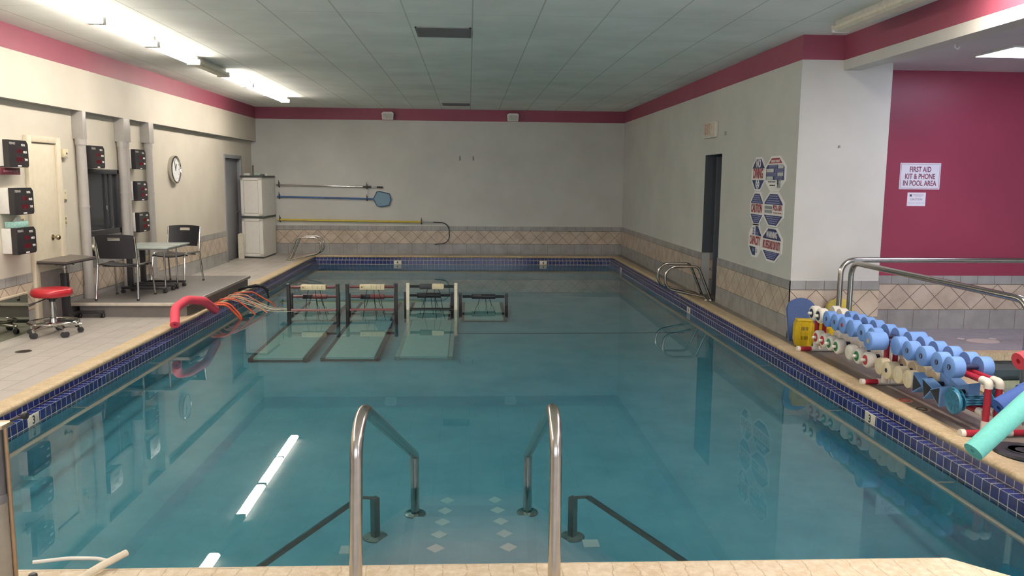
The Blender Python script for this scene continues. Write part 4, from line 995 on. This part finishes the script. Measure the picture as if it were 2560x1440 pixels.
# signs on the red wall
t = thing('wall_sign', 'white sign on the red wall reading FIRST AID KIT & PHONE IN POOL AREA', 'sign', (5.01, YR, 1.725))
b = MB(); b.box(-.232, .232, -.006, 0, -.145, .145, .0); b.obj('plate', mat('d5d6e2', .35, 0, .02), t)
b = MB()
for (a, c, e, f_) in ((-.222, .222, .130, .134), (-.222, .222, -.134, -.130), (-.222, -.218, -.134, .134), (.218, .222, -.134, .134)): b.box(a, c, -.007, -.006, e, f_)
b.obj('border_line', mat('9a6f84', .5), t)
M_mar2 = mat('7a3250', .5)
for s_, z in (('FIRST AID', .072), ('KIT & PHONE', -.005), ('IN POOL AREA', -.08)): text(s_, .082, M_mar2, t, (0, -.0068, z), '-y', .70, 'lettering', .0016)
t = thing('notice_paper', 'small white paper notice reading CAUTION below the first aid sign', 'notice', (4.99, YR, 1.47))
b = MB(); b.box(-.105, .105, -.002, 0, -.075, .075); b.obj('paper', mat('d8d8e4', .6, 0, .02), t)
b = MB(); b.box(-.08, -.055, -.003, -.002, .03, .055); b.obj('emblem', mat('4a4456', .5), t); b = MB(); b.box(-.045, .08, -.003, -.002, .045, .051); b.box(-.02, .06, -.003, -.002, .034, .038); b.obj('small_print', mat('8a8798', .6), t)
text('CAUTION:', .032, mat('7c7890', .5), t, (0, -.0025, -.002), '-y', .95, 'lettering', .0003); text('WATCH YOUR STEP', .025, mat('b3b0c4', .5), t, (0, -.0025, -.042), '-y', .8, 'lettering', .0)

# ---------------------------------------------------------------- float dumbbell rack
M_pred = mat('a11f33', .35, 0, .04); M_pvc = mat('ddd8cc', .35, 0, .03)
RX = (3.40, 3.475); RYs = ((4.98, 5.0), (6.34, 6.30), (7.65, 7.63))
t = thing('dumbbell_rack', 'red and white plastic pipe rack on the right deck holding float dumbbells', 'rack', (3.46, 6.3, 0))
def rp(p, q, r, m, nm, red=True):
    b = MB(); b.tube([Vector(p)-t.location, Vector(q)-t.location], r, 14); return b.obj(nm, m, t)
for yf, y in RYs:
    y += .02; rp((3.25, yf, .026), (3.70, yf, .026), .0215, M_pred, 'foot')
    for x, d in ((3.25, -.03), (3.70, .03)): rp((x, yf, .026), (x+d, yf, .026), .026, M_pvc, 'end_cap')
    rp((3.36, yf, .026), (3.57, yf, .026), .026, M_pvc, 'pipe_tee')
    for x in RX:
        rp((x, y-.02, .03), (x, y-.02, .10), .027, M_pvc, 'pipe_tee')
        rp((x, y-.02, .10), (x, y-.02, .345 if yf < 5.5 else .37), .0215, M_pred, 'upright')
for x in RX:
    y0 = RYs[0][1]
    b = MB(); b.tube([Vector(p)-t.location for p in fillet([(x, y0, .32), (x, y0, .36), (x, y0+.07, .36)], .03, 6)], .028, 14); b.obj('elbow', M_pvc, t, 50)
    rp((x, y0+.06, .36), (x, RYs[2][1], .36), .0215, M_pred, 'upper_rail')
    rp((x, y0+.06, .145), (x, RYs[2][1], .145), .0215, M_pred, 'lower_rail')
    rp((x, y0+.02, .145), (x, y0+.08, .145), .027, M_pvc, 'pipe_tee')
M_fblue = mat('6f97d6', .75, 0, .04, 70); M_fwhite = mat('e3dfd2', .7, 0, .03, 70); M_fcream = mat('dccfae', .7, 0, .04, 70)
M_hand = mat('20284a', .45); M_cnavy = mat('262b46', .4); M_cred = mat('b02c38', .4); M_cgrn = mat('2f7a4c', .4); M_cplain = mat('e0d8c4', .5)
def dumbbell(label, foam, cap, r, L0, L1, grp, knob=True, slot=False):
    """axis along x; foam ends from L0 to L1 either side of the grip"""
    d = thing('float_dumbbell', label, 'dumbbell', (0, 0, 0), 0, grp)
    b = MB(); b.cyl((-L0-.01, 0, 0), (L0+.01, 0, 0), .0165, 14); b.obj('handle', M_hand, d)
    for s_ in (-1, 1):
        c = .012 if foam is M_fwhite else .003
        b = MB(); b.lathe([(0, s_*L0), (r-c*.5, s_*L0), (r, s_*(L0+c)), (r, s_*(L1-c)), (r-c, s_*L1), (0, s_*L1)], (0, 0, 0), 'x', 32); b.obj('foam_end', foam, d, 50)
        if cap is not None:
            rc = r*.62 if knob else r*.26
            b = MB(); b.lathe([(0, s_*(L1+.002)), (rc, s_*(L1+.002)), (rc, s_*(L1-.002)), (0, s_*(L1-.002))], (0, 0, 0), 'x', 24); b.obj('end_cap', cap, d)
        if knob:
            b = MB(); b.lathe([(0, s_*(L1)), (.0145, s_*(L1)), (.0145, s_*(L1+.028)), (.012, s_*(L1+.033)), (0, s_*(L1+.033))], (0, 0, 0), 'x', 16); b.obj('end_knob', M_fwhite, d)
        elif cap is not None and slot:
            b = MB(); b.box(min(s_*(L1+.002), s_*(L1+.004)), max(s_*(L1+.002), s_*(L1+.004)), -.003, .003, -.012, .012); b.obj('cap_slot', M_line, d)
    return d
XC = 3.438; ZU = .36+.0215+.0165; ZD = .145+.0215+.0165
GU, GD = 'float dumbbells on the upper rails', 'float dumbbells on the lower rails'
w0 = dumbbell('white float dumbbell with navy caps, last at the far end of the upper rails', M_fwhite, M_cnavy, .072, .062, .14, GU); w0.location = (XC, 7.54, ZU)
dup(w0, (XC, 7.39, ZU), 0, 'white float dumbbell with navy caps on the upper rails, beside the first blue one')
b0 = dumbbell('blue foam dumbbell on the upper rails, nearest to the white elbows', M_fblue, M_cnavy, .0735, .062, .14, GU, False, True); b0.location = (XC, 5.28, ZU)
names = ['second', 'third', 'fourth', 'fifth', 'sixth', 'seventh', 'eighth', 'ninth', 'tenth', 'eleventh', 'twelfth']
upy = [5.432, 5.63, 5.82]
for k, y in enumerate(upy): dup(b0, (XC, y, ZU), 0, 'blue foam dumbbell on the upper rails, %s from the white elbows' % names[k])
pl_ = dumbbell('plain blue foam dumbbell without cap on the upper rails, beside the long roller', M_fblue, None, .0735, .062, .14, GU, False); pl_.location = (XC, 5.995, ZU)
lg = dumbbell('long blue foam roller sticking out toward the pool on the upper rails', M_fblue, mat('c7b48c', .6), .074, .095, .23, GU, False); lg.location = (XC-.028, 6.19, ZU)
for y, lab in ((6.37, 'blue foam dumbbell on the upper rails just past the long roller'), (6.54, 'blue foam dumbbell on the upper rails, second past the long roller'), (7.05, 'blue foam dumbbell on the upper rails, fifth past the long roller'), (7.215, 'blue foam dumbbell on the upper rails touching the white ones')): dup(b0, (XC, y, ZU), 0, lab)
pc = dup(pl_, (XC, 6.74, ZU), 0, 'plain blue foam dumbbell with a tiny hole on the upper rails, mid row')
rr = dumbbell('blue foam dumbbell with red end plugs on the upper rails', M_fblue, M_cred, .0735, .062, .14, GU, False); rr.location = (XC, 6.895, ZU)
r0 = dumbbell('white float dumbbell with red caps, far end of the lower rails', M_fwhite, M_cred, .068, .062, .134, GD); r0.location = (XC, 7.43, ZD)
dup(r0, (XC, 7.285, ZD), 0, 'white float dumbbell with red caps on the lower rails, beside the green ones')
dup(r0, (XC, 6.455, ZD), 0, 'white float dumbbell with red caps on the lower rails, nearest the pool steps end')
g0 = dumbbell('white float dumbbell with green caps on the lower rails, next to the red pair', M_fwhite, M_cgrn, .069, .062, .136, GD); g0.location = (XC, 7.145, ZD)
dup(g0, (XC, 7.0, ZD), 0, 'white float dumbbell with green caps on the lower rails, second of the green pair')
dup(g0, (XC, 6.605, ZD), 0, 'white float dumbbell with green caps on the lower rails beside the near red one')
p0 = dumbbell('plain white float dumbbell on the lower rails between two green ones', M_fwhite, M_cplain, .069, .062, .136, GD, False); p0.location = (XC, 6.76, ZD)
c0 = dumbbell('cream float dumbbell on the lower rails, behind the navy plugged one', M_fcream, M_cplain, .068, .062, .134, GD, False); c0.location = (XC, 6.23, ZD)
n0_ = dumbbell('cream float dumbbell with small navy plug on the lower rails', M_fcream, M_cnavy, .069, .062, .148, GD, False); n0_.location = (XC, 6.085, ZD)
dup(c0, (XC, 5.94, ZD), 0, 'cream float dumbbell on the lower rails, in front of the navy plugged one'); dup(c0, (XC, 5.80, ZD), 0, 'cream float dumbbell on the lower rails, nearest to the triangular floats')
# triangular floats
M_tb = mat('6c98cc', .7, 0, .05, 60); M_ink2 = mat('1b1e2c', .6)
def trifloat(label, y, z, rot, tilt=0):
    d = thing('triangular_dumbbell', label, 'dumbbell', (XC, y, z), 0, 'blue triangular float dumbbells on the rack')
    b = MB(); b.cyl((-.07, 0, 0), (.07, 0, 0), .0165, 12); b.obj('handle', M_ink2, d)
    for s_ in (-1, 1):
        tri = [(.088*math.cos(rot+k*2*PI/3), .088*math.sin(rot+k*2*PI/3)) for k in range(3)]
        a, c = sorted((s_*.062, s_*.145))
        b = MB(); b.prism(tri, a, c, YZ); b.obj('foam_end', M_tb, d, 20)
        b = MB(); e = s_*.146; b.prism([(q*.86, w*.86) for q, w in tri], min(s_*.1445, e), max(s_*.1445, e), YZ); b.obj('black_face', M_ink2, d)
    d.rotation_euler = (0, tilt, 0); return d
trifloat('blue triangular float with black faces beside the cream dumbbells', 5.66, ZD, PI, 0)
trifloat('blue triangular float with black faces, middle of the three', 5.525, ZD, 2.9, 0)
trifloat('blue triangular float with black faces tipped down beside the teal paddles', 5.40, ZD+.004, .15, -.10)
# teal water paddles
M_teal = mat('2f7391', .45, 0, .05)
def paddle(label, y, z, ang, dx=0):
    d = thing('water_paddle', label, 'paddle', (XC+dx, y, z), 0, 'teal disc paddles on the rack')
    for s_ in (-1, 1):
        b = MB(); x = s_*.15
        b.lathe([(0, x-.007), (.07, x-.007), (.078, x-.012), (.081, x-.004), (.081, x+.004), (.078, x+.012), (.07, x+.007), (0, x+.007)], (0, 0, 0), 'x', 36); b.obj('disc', M_teal, d)
        b = MB()
        for k in range(8):
            a = k*PI/4+ang; c, sn = math.cos(a), math.sin(a)
            b.add([(x-.0085, c*.02-sn*.004, sn*.02+c*.004), (x-.0085, c*.062-sn*.007, sn*.062+c*.007), (x-.0085, c*.062+sn*.007, sn*.062-c*.007), (x-.0085, c*.02+sn*.004, sn*.02-c*.004), (x-.007, c*.02-sn*.004, sn*.02+c*.004), (x-.007, c*.062-sn*.007, sn*.062+c*.007), (x-.007, c*.062+sn*.007, sn*.062-c*.007), (x-.007, c*.02+sn*.004, sn*.02-c*.004)], [[0, 1, 2, 3], [0, 4, 5, 1], [1, 5, 6, 2], [2, 6, 7, 3], [3, 7, 4, 0]])
        b.obj('disc_ribs', mat('28647f', .5), d)
        x2 = s_*.10; b = MB(); b.lathe([(0, x2-.004), (.055, x2-.004), (.06, x2), (.055, x2+.004), (0, x2+.004)], (0, 0, 0), 'x', 28); b.obj('inner_disc', M_teal, d)
    b = MB(); b.cyl((-.145, 0, 0), (.145, 0, 0), .0155, 12)
    for a in (.6, 2.1, 3.8): b.tube([(-.14, .04*math.cos(a), .04*math.sin(a)), (-.05, .022*math.cos(a), .022*math.sin(a)), (.05, .022*math.cos(a), .022*math.sin(a)), (.14, .04*math.cos(a), .04*math.sin(a))], .005, 6)
    b.obj('handle', M_teal, d); return d
paddle('teal disc paddle on the lower rails, beside the tipped triangular float', 5.24, ZD+.004, .1, .03)
paddle('teal disc paddle lying next to the white pipe tee, nearest of the pair', 5.16, ZD, .3, -.01)

# ---------------------------------------------------------------- boards, crate, disc, noodles, spa rails
def kickboard(label, x, y, hexc, w_, h_, lean):
    d = thing('kickboard', label, 'kickboard', (x, y, 0), 0, 'kickboards against the white end wall'); pts = [(-w_, 0), (w_, 0), (w_, h_-w_*.8)]
    for k in range(1, 12): a = PI*k/12; pts.append((w_*math.cos(a), h_-w_*.8+w_*.8*math.sin(a)))
    pts.append((-w_, h_-w_*.8))
    b = MB(); b.prism(pts, -.019, .019, XZ); o = b.obj('foam_board', mat(hexc, .7, 0, .06, 40), d)
    b = MB(); b.prism([(p*1.002, q*1.002) for p, q in pts], .019, .024, XZ); b.obj('white_backing', M_fwhite, d)
    d.rotation_euler = (-lean, 0, 0); return d
kickboard('blue kickboard leaning on the white end wall behind the yellow crate', 3.50, 8.17, '3d5483', .152, .455, .30)
kickboard('yellow kickboard leaning on the wall behind the steel rail posts', 3.92, 8.20, 'c5b34e', .14, .44, .24)
def crate(label, x, y, rz, h_):
    d = thing('yellow_float', label, 'float', (x, y, 0), rz, 'yellow slotted floats'); m = mat('cfb01e', .35, 0, .06, 20)
    w_ = .092; b = MB()
    b.prism([(-w_*.75, 0), (w_*.75, 0), (w_, .06), (w_, h_-.06), (w_*.8, h_-.01), (-w_*.8, h_-.01), (-w_, h_-.06), (-w_, .06)], -.05, .05, XZ)
    b.obj('shell', m, d); b = MB(); b.box(-w_*.84, w_*.84, -.058, .058, h_-.02, h_, .006); b.box(-w_*.78, w_*.78, -.056, .056, 0, .016, .005); b.obj('rim', m, d)
    b = MB(); b.box(-w_*.55, -w_*.4, -.058, -.05, .03, h_-.03, .004); b.box(w_*.55, w_*.7, -.058, -.05, .03, h_-.03, .004); b.obj('rib', m, d)
    for zz in (h_*.32, h_*.66):
        for k in range(5): b = MB(); b.box(-.03+k*.014, -.024+k*.014, -.0515, -.0498, zz-.018, zz+.018); b.obj('vent_slot', mat('5e4c10', .6), d)
crate('yellow slotted plastic float standing in front of the blue kickboard', 3.395, 7.93, -.15, .275)
crate('yellow slotted plastic float standing behind the red rack uprights', 3.59, 7.90, .1, .25)
t = thing('weight_disc', 'flat black disc lying on the right deck by the coping', 'disc', (3.415, 4.63, 0))
b = MB(); b.lathe([(0, .028), (.05, .03), (.06, .022), (.13, .03), (.165, .026), (.172, .012), (.165, 0), (0, 0)], (0, 0, 0), 'z', 40); b.obj('plate', mat('1d1f26', .4), t)
b = MB(); b.lathe([(.09, .0285), (.095, .034), (.10, .0285)], (0, 0, 0), 'z', 36); b.box(-.03, .03, .15, .185, .002, .024, .006); b.box(-.03, .03, -.185, -.15, .002, .024, .006); b.obj('grip_ring', mat('2a2c34', .5), t)
noodle('teal pool noodle reaching out over the right coping', [(2.655, 3.98, .25), (2.98, 4.05, .50), (3.22, 4.06, .68), (3.42, 4.04, .68), (3.60, 4.0, .40), (3.66, 4.0, .02)], .054, '6cc0b8', (3.66, 4.0, 0), 'noodles piled on the right deck')
noodle('blue pool noodle lying across the teal one at the right edge', [(3.04, 4.36, .37), (3.22, 4.36, .47), (3.40, 4.36, .58), (3.58, 4.36, .58), (3.74, 4.34, .3), (3.76, 4.34, .02)], .062, '35559c', (3.76, 4.34, 0), 'noodles piled on the right deck')
noodle('blue pool noodle end pointing left under the red one', [(3.335, 4.60, .40), (3.5, 4.60, .47), (3.66, 4.60, .50), (3.80, 4.60, .3), (3.82, 4.60, .02)], .05, '3c63ad', (3.82, 4.60, 0), 'noodles piled on the right deck')
noodle('red pool noodle end at the right edge above the blue ones', [(3.40, 4.74, .56), (3.55, 4.76, .60), (3.72, 4.78, .60), (3.9, 4.8, .35), (3.92, 4.8, .02)], .055, 'd4424f', (3.92, 4.8, 0), 'noodles piled on the right deck')
def sparail(label, pts, r=.027):
    t = thing('spa_handrail', label, 'handrail', pts[0], 0, 'steel handrails at the spa'); P = [Vector(p)-Vector(pts[0]) for p in fillet(pts, .14, 10)]
    b = MB(); b.tube(P, r, 18); b.obj('tube', M_ss, t, 50)
    for e in (0, -1):
        b = MB(); q = P[e]; b.lathe([(.038, .0), (.036, .012), (.028, .018)], (q.x, q.y, q.z), 'z', 24); b.obj('foot_flange', M_ss, t)
sparail('steel handrail running level along the far side of the spa', [(3.755, 7.95, 0), (3.755, 7.95, .875), (6.6, 7.95, .875), (6.6, 7.95, 0)])
sparail('steel handrail running along the near side of the spa behind the dumbbell rack', [(3.82, 7.86, 0), (3.82, 7.86, .86), (3.82, 5.25, .86), (3.82, 5.25, 0)])
def ftile(name, label, x, y, rx, ry, m, z=0, ring=None):
    t = thing(name, label, 'floor marker', (x, y, 0)); b = MB(); b.lathe([(0, .002), (1, .002), (1, 0), (0, 0)], (0, 0, 0), 'z', 32); o = b.obj('tile', m, t); o.scale = (rx, ry, 1)
    if ring: b = MB(); b.tube([(rx*.6*math.cos(2*PI*k/20), ry*.6*math.sin(2*PI*k/20), .002) for k in range(20)], .005, 6, True); b.obj('ring', ring, t)
ftile('floor_plate', 'pale oval plate in the grey floor below the red wall', 5.43, 8.14, .17, .12, mat('cbbdb8', .5))
ftile('floor_stud', 'small white round stud in the floor, left of the oval plate', 5.27, 8.27, .035, .035, mat('d2cdd2', .4))
ftile('floor_stud', 'small white round stud in the floor, right of the oval plate', 5.62, 8.27, .035, .035, mat('d2cdd2', .4))
ftile('deck_marker', 'pale round warning tile with red ring on the deck below the cream dumbbells', 3.33, 5.86, .06, .06, mat('b9a98c', .5), 0, M_cred)
ftile('deck_marker', 'pale round warning tile with dark ring on the deck below the triangular floats', 3.33, 5.62, .06, .06, mat('b9a98c', .5), 0, M_blk)
# ---------------------------------------------------------------- lettering to plain meshes
dg = bpy.context.evaluated_depsgraph_get()
for o in [q for q in S.objects if q.type == 'FONT']:
    me = bpy.data.meshes.new_from_object(o.evaluated_get(dg)); me.name = o.name
    if not me.materials: me.materials.append(o.data.materials[0])
    nm = o.name; n2 = bpy.data.objects.new(nm, me); COL.objects.link(n2)
    n2.parent = o.parent; n2.location = o.location; n2.rotation_euler = o.rotation_euler; n2.scale = o.scale
    cu = o.data; bpy.data.objects.remove(o); bpy.data.curves.remove(cu); n2.name = nm
# ---------------------------------------------------------------- unseen windows added behind the viewer to brighten the room, world, output look
M_added = emit('e8eafa', 1.0, 'window_daylight')
for i, (x0, x1, z0, z1) in enumerate(((-3.2, 2.4, .9, 2.5), (4.6, 8.0, .6, 2.5))):  # added glowing panes, for ceiling, back wall and cool stub wall light
    b = MB(); 
    for (a, c, e, f_) in ((x0-.06, x1+.06, z1, z1+.06), (x0-.06, x1+.06, z0-.06, z0), (x0-.06, x0, z0, z1), (x1, x1+.06, z0, z1), ((x0+x1)/2-.03, (x0+x1)/2+.03, z0, z1)): b.box(a, c, YF, YF+.05, e, f_)
    o = b.obj('window_%d' % (i+2), M_white); o['kind'] = 'structure'
    b = MB(); b.box(x0, x1, YF+.005, YF+.012, z0, z1); b.obj('pane', M_added, o)
set_emit(M_added, WINDOW_FILL)
S.world = bpy.data.worlds.new('world'); S.world.use_nodes = True
S.world.node_tree.nodes['Background'].inputs[0].default_value = (0, 0, 0, 1)
vs = S.view_settings; vs.view_transform = 'Standard'; vs.look = 'None'; vs.exposure = EXPOSURE; vs.gamma = 1; vs.use_curve_mapping = False
cy = S.cycles; cy.use_light_tree = False; cy.max_bounces = 8; cy.diffuse_bounces = 6; cy.glossy_bounces = 4; cy.transmission_bounces = 8; cy.transparent_max_bounces = 4
cy.sample_clamp_indirect = 4; cy.use_denoising = True; cy.use_adaptive_sampling = True; cy.adaptive_threshold = .04; cy.blur_glossy = 0.0
